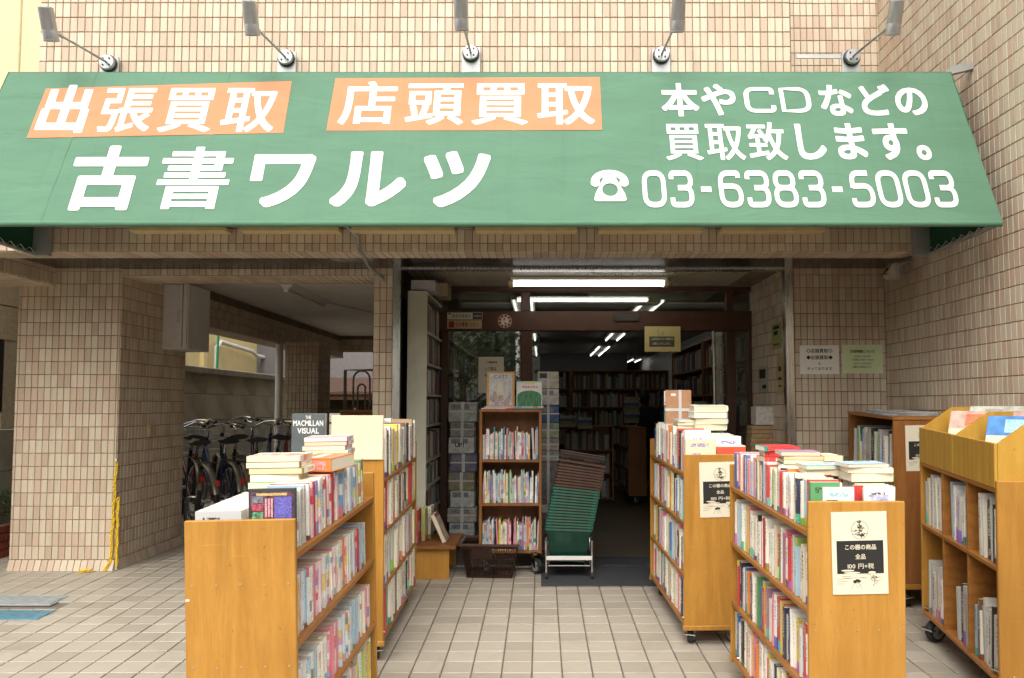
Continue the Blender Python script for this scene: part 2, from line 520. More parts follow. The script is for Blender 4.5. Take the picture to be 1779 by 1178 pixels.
def tile_field(parent, o, u, v, n, w, h, mu, mv, gap, th, m, limit, name='tile', jitter=.0006, skip=None, u0=0, v0=0, occ=(), stuffname='tile_field'):
    """rows of tiles on a rectangle with corner o and unit axes u, v, n; the largest in view are objects, the rest one mesh"""
    o, u, v, n = Vector(o), Vector(u), Vector(v), Vector(n)
    cells = []
    i0, i1 = int(math.floor(-u0 / mu)), int(math.ceil((w - u0) / mu))
    j0, j1 = int(math.floor(-v0 / mv)), int(math.ceil((h - v0) / mv))
    for j in range(j0, j1):
        for i in range(i0, i1):
            a0, a1 = max(0, u0 + i * mu + gap / 2), min(w, u0 + (i + 1) * mu - gap / 2)
            b0, b1 = max(0, v0 + j * mv + gap / 2), min(h, v0 + (j + 1) * mv - gap / 2)
            if a1 - a0 < .006 or b1 - b0 < .006: continue
            c = o + u * ((a0 + a1) / 2) + v * ((b0 + b1) / 2)
            if skip and skip(c): continue
            cells.append((c, a1 - a0, b1 - b0))
    sc = []
    for k, (c, a, b) in enumerate(cells):
        p = proj(c); q = proj(c + u * a / 2); r = proj(c + v * b / 2)
        s = 0
        if p and q and r and 0 < p[0] < 1779 and 0 < p[1] < 1178 and not any(x0 < p[0] < x1 and y0 < p[1] < y1 for x0, y0, x1, y1 in occ):
            s = abs((q[0] - p[0]) * (r[1] - p[1]) - (q[1] - p[1]) * (r[0] - p[0])) * 4
        sc.append(s)
    top = set(sorted((k for k in range(len(cells)) if sc[k] > 90), key=lambda k: -sc[k])[:limit])
    unit = MB()
    bv = .0028
    def shape(a, b, dz):
        x, y = a / 2, b / 2
        return [(-x, -y, -.002), (x, -y, -.002), (x, y, -.002), (-x, y, -.002), (-x, -y, th - bv + dz), (x, -y, th - bv + dz), (x, y, th - bv + dz), (-x, y, th - bv + dz),
                (-x + bv, -y + bv, th + dz), (x - bv, -y + bv, th + dz), (x - bv, y - bv, th + dz), (-x + bv, y - bv, th + dz)], \
               [(0, 1, 5, 4), (1, 2, 6, 5), (2, 3, 7, 6), (3, 0, 4, 7), (4, 5, 9, 8), (5, 6, 10, 9), (6, 7, 11, 10), (7, 4, 8, 11), (8, 9, 10, 11)]
    Rm = Matrix((u, v, n)).transposed()
    cache = {}
    rest = MB()
    rnd = random.Random(len(cells))
    for k, (c, a, b) in enumerate(cells):
        dz = rnd.uniform(-jitter, jitter)
        tilt = Euler((rnd.gauss(0, .004), rnd.gauss(0, .004), rnd.gauss(0, .003))).to_matrix()
        M = Matrix.Translation(c + n * dz) @ (Rm @ tilt).to_4x4()
        if k in top:
            key = (round(a, 3), round(b, 3))
            if key not in cache:
                t = MB(); t.add(*shape(a, b, 0)); me = bpy.data.meshes.new(name); me.from_pydata(t.v, [], t.f); me.materials.append(m); cache[key] = me
            obj(name, cache[key], parent, M)
        else:
            rest.add(*shape(a, b, 0), M=M)
    if rest.v:
        me = bpy.data.meshes.new(stuffname); me.from_pydata(rest.v, [], rest.f); me.materials.append(m)
        tag(obj(stuffname, me, parent), kind='stuff')

FS = math.hypot(1, SLOPE)
CARTS_OCC = [(330, 880, 660, 1178), (640, 800, 740, 1110), (1258, 860, 1562, 1178), (1185, 790, 1265, 1080), (1600, 700, 1779, 1120)]
tile_field(ground, (-4.55, 3.3, gz(3.3) - .010), (1, 0, 0), (0, 1 / FS, SLOPE / FS), (0, -SLOPE / FS, 1 / FS), 7.2, (5.98 - 3.3) * FS, .15, .15, .007, .010, M_FLOOR, 280,
           u0=4.55 - .045, v0=.03, occ=CARTS_OCC, stuffname='paving_tiles', jitter=.0008,
           skip=lambda c: c.x < -3.12 and 4.62 < c.y < 5.20 and (c.y > 4.95 or c.y < 4.90 and c.x < -3.28))

tile_field(ground, (-4.55, 5.985, FL0 - .010), (1, 0, 0), (0, 1, 0), (0, 0, 1), 3.26, 7.6, .15, .15, .007, .010, M_FLOOR, 0, u0=4.55 - .045, v0=.0, stuffname='passage_paving_tiles')
tile_field(ground, (-4.55, -1.95, gz(-1.95) - .010), (1, 0, 0), (0, 1 / FS, SLOPE / FS), (0, -SLOPE / FS, 1 / FS), 7.2, 5.25 * FS - .004, .15, .15, .007, .010, M_FLOOR, 0, u0=4.55 - .045, v0=.03, stuffname='near_paving_tiles')
# ------------------------------------------------------------------ the shop building
YF, YB, YG = 5.05, 5.95, 6.93         # upper front, ground floor front, glass line
XL, XR = -3.34, 2.65                  # left end of the upper wall, side wall
ZS = 2.535                            # soffit height
ZT = 4.75
FL = gz(6)                            # inside floor height
shop = thing('shop_building', 'beige tiled building over the bookshop with an overhanging upper wall', 'building', (0, 5.5, 0))
shop.location = (0, 0, 0)
AWN = (0, 118, 1779, 395)
def wallbox(name, x0, x1, y0, y1, z0, z1, m=M_GROUT):
    return MB().box(x0, x1, y0, y1, z0, z1).build(name, m, shop)

zbeam = at(900, 437, YF).z
upper = wallbox('upper_wall', XL, 1.665, YF, 8.0, zbeam + .2, ZT)
tile_field(upper, (XL, YF, zbeam + .2), (1, 0, 0), (0, 0, 1), (0, -1, 0), 1.665 - XL, ZT - zbeam - .2, .05, .1, .0045, .006, M_TILE, 300, occ=[AWN], v0=.075)
rec = wallbox('recessed_upper_wall', 1.665, XR + .25, YB, 8.0, ZS, ZT)
tile_field(rec, (1.665, YB, ZS), (1, 0, 0), (0, 0, 1), (0, -1, 0), XR - 1.665, ZT - ZS, .05, .1, .0045, .006, M_TILE, 70, occ=[AWN], u0=.02)
beam = MB().box(-6.2, 2.47, YF - .004, YF + .21, zbeam, zbeam + .22).build('canopy_beam', M_GROUT, shop)
tile_field(beam, (-6.2, YF - .004, zbeam + .002), (1, 0, 0), (0, 0, 1), (0, -1, 0), 8.66, .2, .05, .1, .0045, .006, M_TILE, 300, occ=[(0, 100, 1779, 388)], v0=-.048)
tile_field(beam, (-6.2, YF - .004, zbeam), (1, 0, 0), (0, 1, 0), (0, 0, -1), 8.66, .21, .05, .21, .0045, .006, M_TILE, 60)
cap = MB().box(2.472, 2.492, YF - .012, YF + .2, zbeam - .004, 3.0).build('beam_end_cap', M_STEEL, shop)

side = wallbox('side_wall', XR, XR + .25, 2.2, YB, -.2, ZT)
tile_field(side, (XR, YB, FL - .04), (0, -1, 0), (0, 0, 1), (-1, 0, 0), YB - 2.6, ZT - FL, .05, .1, .0045, .006, M_TILE, 300, v0=.045,
           occ=[(1500, 118, 1720, 440), (1470, 715, 1779, 1178)])
backw = wallbox('ground_floor_wall', 1.925, XR, YB, 6.2, -.1, ZS)
tile_field(backw, (1.925, YB, FL), (1, 0, 0), (0, 0, 1), (0, -1, 0), XR - 1.925, ZS - FL, .05, .1, .0045, .006, M_TILE, 230, v0=.045, u0=.02,
           occ=[(1470, 720, 1600, 1100), (1265, 790, 1470, 1100)])
jamb = wallbox('porch_side_wall', 1.885, 1.925, YB + .05, YG + .1, -.1, ZS + .06)
tile_field(jamb, (1.885, YG + .05, FL), (0, -1, 0), (0, 0, 1), (-1, 0, 0), YG - YB, ZS + .02 - FL, .05, .1, .0045, .006, M_TILE, 60, v0=.045)
MB().box(1.872, 1.931, YB - .028, YB + .045, FL - .02, ZS + .001).build('steel_door_trim', M_STEEL, shop)
MB().box(-1.135, -1.078, YB - .028, YB + .045, FL - .02, ZS + .001).build('steel_door_trim', M_STEEL, shop)
dpil = wallbox('door_pillar', -1.29, -1.137, YB, 24.5, -.1, 2.72)
tile_field(dpil, (-1.29, YB, FL), (1, 0, 0), (0, 0, 1), (0, -1, 0), .153, ZS - FL, .05, .1, .0045, .006, M_TILE, 75, v0=.045, u0=.0015, occ=[(600, 735, 760, 1100)])

# big corner pillar of the passage
pxl, pxr = -4.02, -3.235
pil = MB().box(pxl, pxr, YB, 7.05, -.1, 2.6).build('corner_pillar', M_GROUT, shop)
tile_field(pil, (pxl, YB, FL + .075), (1, 0, 0), (0, 0, 1), (0, -1, 0), pxr - pxl, ZS - FL - .075, .05, .1, .0045, .006, M_TILE, 300, v0=0, u0=.02)
tile_field(pil, (pxr, YB, FL + .075), (0, 1, 0), (0, 0, 1), (1, 0, 0), 1.1, ZS - FL - .075, .05, .1, .0045, .006, M_TILE, 160, v0=0, occ=[(330, 880, 660, 1178)])
sk = MB()
for i in range(16):                                       # flared tile skirting at the foot
    x = pxl + i * .05
    sk.add([(x + .002, YB - .034, FL - .004), (x + .047, YB - .034, FL - .004), (x + .047, YB - .007, FL + .073), (x + .002, YB - .007, FL + .073), (x + .002, YB + .01, FL - .004), (x + .047, YB + .01, FL - .004), (x + .047, YB + .01, FL + .073), (x + .002, YB + .01, FL + .073)],
           [(0, 1, 2, 3), (0, 3, 7, 4), (1, 5, 6, 2), (3, 2, 6, 7)])
for i in range(22):
    y = YB + i * .05
    sk.add([(pxr + .034, y + .002, FL - .004), (pxr + .034, y + .047, FL - .004), (pxr + .007, y + .047, FL + .073), (pxr + .007, y + .002, FL + .073), (pxr - .01, y + .002, FL - .004), (pxr - .01, y + .047, FL - .004), (pxr - .01, y + .047, FL + .073), (pxr - .01, y + .002, FL + .073)],
           [(0, 1, 2, 3), (0, 3, 7, 4), (1, 5, 6, 2), (3, 2, 6, 7)])
sk.build('skirting_tiles', M_TILE, pil)

# soffit of dark metal strips behind the beam
sof = MB().box(-4.2, XR, YF + .21, YB + .02, ZS + .012, ZS + .05).build('canopy_soffit', M_BLACK, shop)
pan = MB().box(0, .108, YF + .215, YB - .002, ZS - .002, ZS + .010).mesh('panel', M_DARKMET)
for i in range(62):
    obj('panel', pan, sof, Matrix.Translation((-4.17 + i * .11, 0, 0)))

# tiled beams round the passage
fb = wallbox('passage_front_beam', pxr, -1.29, YB + .004, 6.38, ZS - .055, 2.75)
tile_field(fb, (pxr, YB + .004, ZS - .053), (1, 0, 0), (0, 0, 1), (0, -1, 0), -1.29 - pxr, .05, .05, .1, .0045, .006, M_TILE, 60)
tile_field(fb, (pxr, YB + .004, ZS - .055), (1, 0, 0), (0, 1, 0), (0, 0, -1), -1.29 - pxr, .37, .05, .185, .0045, .006, M_TILE, 60)
sb = wallbox('passage_side_beam', -3.75, -3.42, 7.05, 13.4, 2.29, 2.72)
tile_field(sb, (-3.42, 7.05, 2.29), (0, 1, 0), (0, 0, 1), (1, 0, 0), 6.3, .28, .05, .1, .0045, .006, M_TILE, 60)
tile_field(sb, (-3.75, 7.05, 2.29), (1, 0, 0), (0, 1, 0), (0, 0, -1), .33, 6.3, .1, .05, .0045, .006, M_TILE, 60)
lb = wallbox('passage_outer_beam', -4.35, pxl + .28, YF + .21, YB, ZS - .135, 2.75)
tile_field(lb, (pxl + .28, YF + .21, ZS - .135), (0, 1, 0), (0, 0, 1), (1, 0, 0), .73, .135, .05, .1, .0045, .006, M_TILE, 15)
tile_field(lb, (-4.35, YF + .21, ZS - .135), (1, 0, 0), (0, 1, 0), (0, 0, -1), .61, .73, .1, .05, .0045, .006, M_TILE, 30)
rb = wallbox('passage_rear_beam', -3.42, -1.29, 13.2, 13.5, 2.40, 2.72)
tile_field(rb, (-3.42, 13.2, 2.40), (1, 0, 0), (0, 0, 1), (0, -1, 0), 2.13, .2, .05, .1, .0045, .006, M_TILE, 40)
MB().box(-3.8, -1.29, 6.38, 13.5, 2.66, 2.70).build('passage_ceiling', mat('passage_ceiling_paint', (.80, .77, .72), .8, var=.08, scale=2), shop)
mp = MB().box(-3.30, -2.87, 10.0, 10.55, -.1, 2.29).build('inner_pillar', M_GROUT, shop)
tile_field(mp, (-3.30, 10.0, FL), (1, 0, 0), (0, 0, 1), (0, -1, 0), .43, 2.29 - FL, .05, .1, .0045, .006, M_TILE, 110, occ=[(300, 800, 700, 1178)])
tile_field(mp, (-2.87, 10.0, FL), (0, 1, 0), (0, 0, 1), (1, 0, 0), .55, 2.29 - FL, .05, .1, .0045, .006, M_TILE, 60, occ=[(300, 740, 700, 1178)])
MB().box(XL, 1.66, YF + .3, 14.5, ZT, ZT + .1).build('roof_slab', M_CONC, shop)
MB().box(1.662, XR + .25, YB + .3, 14.5, ZT, ZT + .1).build('roof_slab', M_CONC, shop)
MB().box(-1.137, 4.2, 24.5, 24.7, -.1, 3.0).build('rear_wall', M_WHITE, shop)
MB().box(XR, XR + .2, 6.2, 24.5, -.1, 3.0).build('inner_side_wall', M_WHITE, shop)
MB().box(-1.3, XR, 8.0, 24.6, 3.0, 3.05).build('floor_slab', M_CONC, shop)
MB().box(XL, -1.3, 8.0, 13.5, 2.75, ZT).build('upper_side_wall', M_GROUT, shop)

# ------------------------------------------------------------------ porch ceiling and shop front
pc = MB().box(-1.078, 1.885, YB + .05, YG + .02, ZS + .018, ZS + .05).build('porch_ceiling', mat('porch_ceiling_paint', (.50, .46, .37), .6, var=.08, scale=3), shop)
rb_ = MB()
x = -1.06
while x < 1.87:
    rb_.box(x, x + .015, YB + .10, YG - .04, ZS + .006, ZS + .017); x += .0245
tag(rb_.build('ceiling_ribs', MATS['porch_ceiling_paint'], pc), kind='stuff')
MB().box(-1.078, 1.872, YB - .012, YB + .09, ZS - .012, ZS + .016).build('door_head_trim', M_STEEL, shop)

# glazed front
M_GLASS, nt, p = newmat('window_glass')
nt.nodes.remove(p)
gl = nd(nt, 'BsdfGlossy', None, Color=(1, 1, 1, 1), Roughness=.012)
tr = nd(nt, 'BsdfTransparent', None, Color=(.86, .90, .86, 1))
fr = nd(nt, 'Fresnel', None, IOR=1.62)
mx = nd(nt, 'MixShader', None, i0=mth(nt, 'MULTIPLY', fr.outputs[0], 1.9), i1=tr.outputs[0], i2=gl.outputs[0])
nt.links.new(mx.outputs[0], nt.nodes['Material Output'].inputs[0])

def P2(px0, py0, px1, py1, Y):
    a, b = at(px0, py1, Y), at(px1, py0, Y)
    return a.x, b.x, a.z, b.z
sf = thing('glazed_entrance', 'dark brown framed glass shop front with open sliding doorway', 'shop front')
z_t, z_h0, z_h1 = ZS + .02, at(900, 575, YG).z, at(900, 541, YG).z
def fr_box(name, px0, px1, z0, z1, d=.09):
    a, b = at(px0, 600, YG).x, at(px1, 600, YG).x
    return MB().bbox(a, b, YG - .02, YG - .02 + d, z0, z1, .004).build(name, M_BROWN, sf)
xa, xb = -1.078, 1.885
MB().bbox(xa, xb, YG - .03, YG + .08, z_h0, z_h1, .004).build('header_rail', M_BROWN, sf)
MB().bbox(xa, xb, YG - .025, YG + .07, at(900, 507, YG).z, z_t, .004).build('top_rail', M_BROWN, sf)
for a, b in ((766, 779), (905, 924), (1262, 1277)):
    fr_box('mullion', a, b, FL, z_h0 - .001)
for a, b in ((905, 921), (1262, 1274)):
    fr_box('transom_post', a, b, z_h1 + .001, at(900, 507, YG).z - .001, .07)
fr_box('side_post', 1300, 1310, FL, z_h0 - .001)
MB().box(xa, at(779, 600, YG).x, YG + .001, YG + .03, FL, z_h0).build('side_panel', M_BROWN, sf)
def pane(px0, px1, z0, z1, Y):
    a, b = at(px0, 600, Y).x, at(px1, 600, Y).x
    return MB().box(a, b, Y, Y + .006, z0, z1).build('pane', M_GLASS, sf)
zt0 = at(900, 507, YG).z
pane(766, 905, FL + .03, z_h0 - .002, YG + .012)
pane(924.5, 938, FL + .03, z_h0 - .002, YG + .03)
pane(1277, 1300, FL + .03, z_h0 - .002, YG + .012)
pane(1236, 1262, FL + .03, z_h0 - .002, YG + .045)
for a, b in ((779, 905), (921, 1262), (1274, 1308)):
    pane(a, b, z_h1 + .002, zt0 - .002, YG + .012)
fr_box('door_stile', 1237, 1241, FL + .02, z_h0 - .002, .03).data.materials[0] = M_STEEL
MB().box(xa, at(905, 600, YG).x, YG - .01, YG + .05, FL - .002, FL + .06).build('sill_rail', M_BROWN, sf)
a, b, c, d = P2(1067, 547, 1111, 558, YG - .05)
MB().bbox(a, b, YG - .055, YG - .032, c, d, .004).build('door_sensor', mat('sensor_grey', (.06, .06, .05), .3), sf)

# ------------------------------------------------------------------ floor inside, mats
tag(MB().box(-1.13, XR, 5.99, 24.5, FL - .3, FL).build('shop_floor', mat('brown_vinyl_floor', (.10, .082, .055), .35, var=.25, scale=5)), 'dark brown vinyl floor inside the bookshop', kind='structure')
a = on_floor(940, 1019); b = on_floor(1130, 1019)
mt = MB().bbox(a.x, 1.05, a.y, 6.04, 0, .010, .004, M=Matrix(((1, 0, 0, 0), (0, 1, 0, 0), (0, SLOPE * .98, 1, .003), (0, 0, 0, 1))))
tag(mt.build('door_mat', mat('grey_ribbed_carpet', (.045, .047, .055), .95, var=.35, scale=120, bump=.6)), 'dark grey carpet mat on the tiles before the doorway', 'mat')
tag(MB().box(-.02, 1.6, 6.10, 6.40, FL + .002, FL + .012).build('inner_mat', MATS['grey_ribbed_carpet']), 'second dark grey mat strip just inside the door sill', 'mat')
tag(MB().box(-.95, 1.85, 6.045, 6.075, FL - .004, FL + .008).build('door_sill', M_STEEL), 'thin bright metal sill strip between the two mats', 'sill')
# ------------------------------------------------------------------ awning
def cloth(name, col, rough=.75, bump=.5):
    m, nt, p = newmat(name)
    pos = nd(nt, 'TexCoord').outputs['Object']
    n1 = nd(nt, 'TexNoise', None, Vector=nd(nt, 'Mapping', None, Vector=pos, Scale=(1.3, 3, 3.4)).outputs[0], Scale=2.0, Detail=5.0, Roughness=.55)
    n2 = nd(nt, 'TexNoise', None, Vector=pos, Scale=420.0, Detail=1.0)
    st = nd(nt, 'TexNoise', None, Vector=nd(nt, 'Mapping', None, Vector=pos, Scale=(9, 1, .7)).outputs[0], Scale=1.5, Detail=6.0, Roughness=.7)
    c = ramp(nt, n1.outputs['Fac'], [(.3, tuple(x * .93 for x in col)), (.7, tuple(min(1, x * 1.06) for x in col))])
    c = mixc(nt, mth(nt, 'MULTIPLY', ramp(nt, st.outputs['Fac'], [(.54, (0, 0, 0)), (.8, (1, 1, 1))]), .24), c, tuple(x * .6 for x in col))
    nt.links.new(c, p.inputs['Base Color'])
    p.inputs['Roughness'].default_value = rough
    wr = nd(nt, 'TexNoise', None, Vector=nd(nt, 'Mapping', None, Vector=pos, Scale=(1.6, 3, 4.5)).outputs[0], Scale=1.6, Detail=3.0, Distortion=.8)
    h = mth(nt, 'ADD', mth(nt, 'MULTIPLY', wr.outputs['Fac'], 1.0), mth(nt, 'MULTIPLY', n2.outputs['Fac'], .02))
    nt.links.new(nd(nt, 'Bump', None, Height=h, Strength=bump, Distance=.02).outputs[0], p.inputs['Normal'])
    p.inputs['Specular IOR Level'].default_value = .3
    return m
M_AWN = cloth('green_awning_vinyl', (.090, .198, .130))
M_AWNIN = cloth('dark_green_awning_lining', (.012, .075, .035), .8)
M_ORANGE = cloth('orange_print', (.63, .225, .115), .75, .3)
M_LETTER = mat('white_print', (.74, .74, .72), .8, var=.02)

AT, AB = at(889, 125, 4.62), at(889, 386, 4.20)
zt_, zb_ = AT.z, AB.z
awn = thing('shop_awning', 'long green fabric awning with white Japanese lettering above the shop', 'awning', (0, 4.2, zb_))
TL, TR, BL, BR = Vector((-3.24, 4.62, zt_)), Vector((2.495, 4.62, zt_)), Vector((-3.30, 4.20, zb_)), Vector((2.525, 4.20, zb_))
O_ = Vector((0, 4.20, zb_))
ES = (Vector((0, 4.62, zt_)) - O_); SL_ = ES.length; ES.normalize()
EX = Vector((1, 0, 0)); EN = EX.cross(ES) * -1        # outward: towards the street
EIN = -EN if EN.y < 0 else EN
awn_inv = Matrix.Translation(-O_)
# front panel with slack between the ribs and seams
g = MB(); NX, NZ = 150, 56
seams = [-2.75, -1.93, -1.06, -.16, .77, 1.67]
vv = []
for j in range(NZ + 1):
    t = j / NZ
    a, b = BL.lerp(TL, t), BR.lerp(TR, t)
    for i in range(NX + 1):
        p = a.lerp(b, i / NX)
        s = min(abs(p.x - q) for q in seams)
        sag = -.0008 * math.exp(-(s / .02) ** 2) + .0006 * math.sin(p.x * 2.3 + 1) * math.sin(t * math.pi)
        for q_, wd_, am in ((-.16, .30, .0009), (.77, .16, .0005), (-1.93, .14, .0005), (1.67, .15, .0005)):   # drag wrinkles beside the ribs
            dx_ = p.x - q_
            if 0 < dx_ < wd_ * 2.5: sag += am * math.exp(-dx_ / wd_) * math.sin(t * 46 + 5 * math.sin(dx_ * 9 + q_)) * min(1, dx_ * 30)
        vv.append(p - O_ + EIN * (.0015 + sag))
ff = [(j * (NX + 1) + i, j * (NX + 1) + i + 1, (j + 1) * (NX + 1) + i + 1, (j + 1) * (NX + 1) + i) for j in range(NZ) for i in range(NX)]
g.add(vv, ff)
g.build('front_panel', M_AWN, awn, True)
for q in seams:                                     # doubled seams of the fabric, and the ribs that show under it
    a, b = Vector((q, 4.20, zb_)), Vector((q * .985, 4.62, zt_))
    st_ = MB(); up = (b - a).normalized(); n_ = 24; vv_ = []
    for i in range(n_ + 1):
        c_ = a.lerp(b, i / n_) - O_ + EIN * (-.0001 + .0003 * math.sin(i * 1.3 + q))
        vv_ += [c_ + Vector((-.011 + .0012 * math.sin(i * .9), 0, 0)), c_ + Vector((.011 + .0012 * math.sin(i * 1.1), 0, 0))]
    st_.add(vv_, [(2 * i, 2 * i + 1, 2 * i + 3, 2 * i + 2) for i in range(n_)])
    st_.build('seam', M_AWN, awn, True)
# rounded hem tube along the lower edge, folded top, dark ends and lining
MB().tube([BL - O_ + Vector((0, .012, -.006)), BR - O_ + Vector((0, .012, -.006))], .017, 10).build('hem_roll', M_AWN, awn, True)
MB().add([p - O_ for p in (TL, TR, Vector((2.495, YF - .006, zt_ + .02)), Vector((-3.24, YF - .006, zt_ + .02)))], [(0, 1, 2, 3)]).build('top_panel', M_AWN, awn)
for nm, xb_, xt_ in (('end_panel', -3.30, -3.24), ('end_panel', 2.525, 2.495)):
    s = .004 if xb_ < 0 else -.004
    e = MB()
    q = [(xb_, 4.2, zb_ - .012), (xb_, YF - .01, zb_ - .03), (xb_, YF - .01, zt_), (xt_, 4.62, zt_)]
    e.add([Vector(p) - O_ for p in q] + [Vector(p) - O_ + Vector((s, 0, 0)) for p in q], [(0, 1, 2, 3), (7, 6, 5, 4), (0, 4, 5, 1), (1, 5, 6, 2), (2, 6, 7, 3), (3, 7, 4, 0)])
    e.build(nm, M_AWNIN, awn)
    t = MB().tube([Vector((xb_ + s * 2, 4.22, zb_)) - O_, Vector((xb_ + s * 2, YF - .05, zb_ - .02)) - O_], .012, 8)
    t.build('frame_tube', M_GALV, awn)
    lc = MB(); pts = []
    for i in range(18):
        pts.append(Vector((xb_ + s * 7, 4.25 + i * .045, zb_ + (.012 if i % 2 else -.016))) - O_)
    lc.tube(pts, .0028, 5); lc.build('lacing_cord', M_GALV, awn)
    MB().box(xb_ + min(s * 25, 0), xb_ + max(s * 25, 0), YF - .07, YF - .015, zb_ - .03 - O_.z + O_.z, zb_ + .35, M=awn_inv).build('frame_post', M_GALV, awn)

PM = Matrix((EX, EIN * -1 if EIN.y < 0 else EIN, ES)).transposed().to_4x4()   # local x, inward, up the slope
if PM.col[1].to_3d().y < 0: PM.col[1] *= -1
def puv(px, py):
    d = (at(px, py, 1.0) - CAMP)
    n_ = EX.cross(ES)
    t = (O_ - CAMP).dot(n_) / d.dot(n_)
    q = CAMP + d * t - O_
    return q.x, q.dot(ES)
def pl(px0, px1, py0, py1):
    xm, ym = (px0 + px1) / 2, (py0 + py1) / 2
    return puv(px0, ym)[0], puv(px1, ym)[0], puv(xm, py1)[1], puv(xm, py0)[1]
PL = Matrix.Translation(-PM.col[1].to_3d() * .0006) @ PM
def aw_text(s, px0, px1, py0, py1, bold=.03, gap=.12, hk=1.04):
    u0, u1, v0, v1 = pl(px0, px1, py0, py1)
    n = len(s); cw = (u1 - u0) / (n + gap * (n - 1))
    for i, ch in enumerate(s):
        text(awn, ch, M_LETTER, (u0 + cw * (.5 + i * (1 + gap)), (v0 + v1) / 2), cw, (v1 - v0) * hk, bold, 0, PL, 'painted_character', lift=.0006)
def aw_patch(q, name):
    m = MB()
    pts = [puv(*p) for p in q]
    m.add([PL @ Vector((u, 0, v)) for u, v in pts] , [(0, 1, 2, 3)])
    m.build(name, M_ORANGE, awn)
aw_patch([(46, 240), (492, 231), (507, 141), (80, 154)], 'orange_patch')
aw_patch([(567, 227), (1046, 226), (1042, 134), (583, 136)], 'orange_patch')
aw_text('出張買取', 66, 482, 149, 230, .038, .11)
aw_text('店頭買取', 590, 1034, 141, 217, .038, .11)
aw_text('古書ワルツ', 118, 860, 255, 364, .038, .13)
aw_text('本や', 1148, 1282, 145, 202, .03, .04)
aw_text('などの', 1420, 1614, 146, 203, .03, .04)
aw_text('買取致します。', 1153, 1655, 212, 279, .032, .06)
dm = MB()
def stroke_line(s, box, wd, gap):
    u0, u1, v0, v1 = pl(*box)
    adv = [(.5 if c == '-' else (.9 if c in 'CD' else .7)) for c in s]
    k = (u1 - u0) / (sum(adv) + gap * (len(s) - 1)); x = u0
    for c, a in zip(s, adv):
        dm = MB(); strokes(dm, c, x, v0, a * k, v1 - v0, wd, gap, -.0015)
        dm.v = [tuple(PL @ Vector(p)) for p in dm.v]
        dm.build('painted_character', M_LETTER, awn); x += (a + gap) * k
stroke_line('CD', (1297, 1404, 155, 193), .17, .34)
stroke_line('03-6383-5003', (1120, 1656, 301, 356), .17, .30)
# telephone sign: handset over a body with a dial
tm = MB()
u0, u1, v0, v1 = pl(1027, 1092, 295, 350)
w_, h_ = u1 - u0, v1 - v0
arc = [Vector((u0 + w_ * (.5 + .40 * math.cos(a)), v0 + h_ * (.62 + .27 * math.sin(a)))) for a in [math.pi * (1 - i / 12) for i in range(13)]]
ribbon(tm, arc, h_ * .20, False, -.0012)
for sx in (-1, 1):
    cx_ = u0 + w_ * (.5 + sx * .385)
    pts = [(cx_ + w_ * .125 * math.cos(a), v0 + h_ * (.585 + .13 * math.sin(a))) for a in [2 * math.pi * i / 14 for i in range(14)]]
    tm.add([(a, -.0015, b) for a, b in pts], [tuple(range(14))])
out = round_poly([(u0 + w_ * .06, v0), (u0 + w_ * .94, v0), (u0 + w_ * .90, v0 + h_ * .22), (u0 + w_ * .70, v0 + h_ * .66), (u0 + w_ * .64, v0 + h_ * .80), (u0 + w_ * .36, v0 + h_ * .80), (u0 + w_ * .30, v0 + h_ * .66), (u0 + w_ * .10, v0 + h_ * .22)], w_ * .05, True, 4)
cc = Vector((u0 + w_ / 2, v0 + h_ * .36)); rr = h_ * .20; K = 48
ring_o = []
import bisect
for i in range(K):                                   # outline sampled by angle round the dial, so the dial is a real hole
    a = 2 * math.pi * i / K; d = Vector((math.cos(a), math.sin(a))); best = None
    for j in range(len(out)):
        p, q = out[j], out[(j + 1) % len(out)]
        e = q - p; den = d.x * e.y - d.y * e.x
        if abs(den) < 1e-9: continue
        w2 = p - cc
        t = (w2.x * e.y - w2.y * e.x) / den; s = (w2.x * d.y - w2.y * d.x) / den
        if t > 0 and -1e-6 <= s <= 1 + 1e-6: best = t if best is None else max(best, t)
    ring_o.append(cc + d * (best or rr * 1.2))
vs_ = [(p.x, -.0019, p.y) for p in ring_o] + [(cc.x + rr * math.cos(2 * math.pi * i / K), -.0019, cc.y + rr * math.sin(2 * math.pi * i / K)) for i in range(K)]
tm.add(vs_, [(i, (i + 1) % K, K + (i + 1) % K, K + i) for i in range(K)])
tm.v = [tuple(PL @ Vector(p)) for p in tm.v]
tm.build('telephone_sign', M_LETTER, awn)

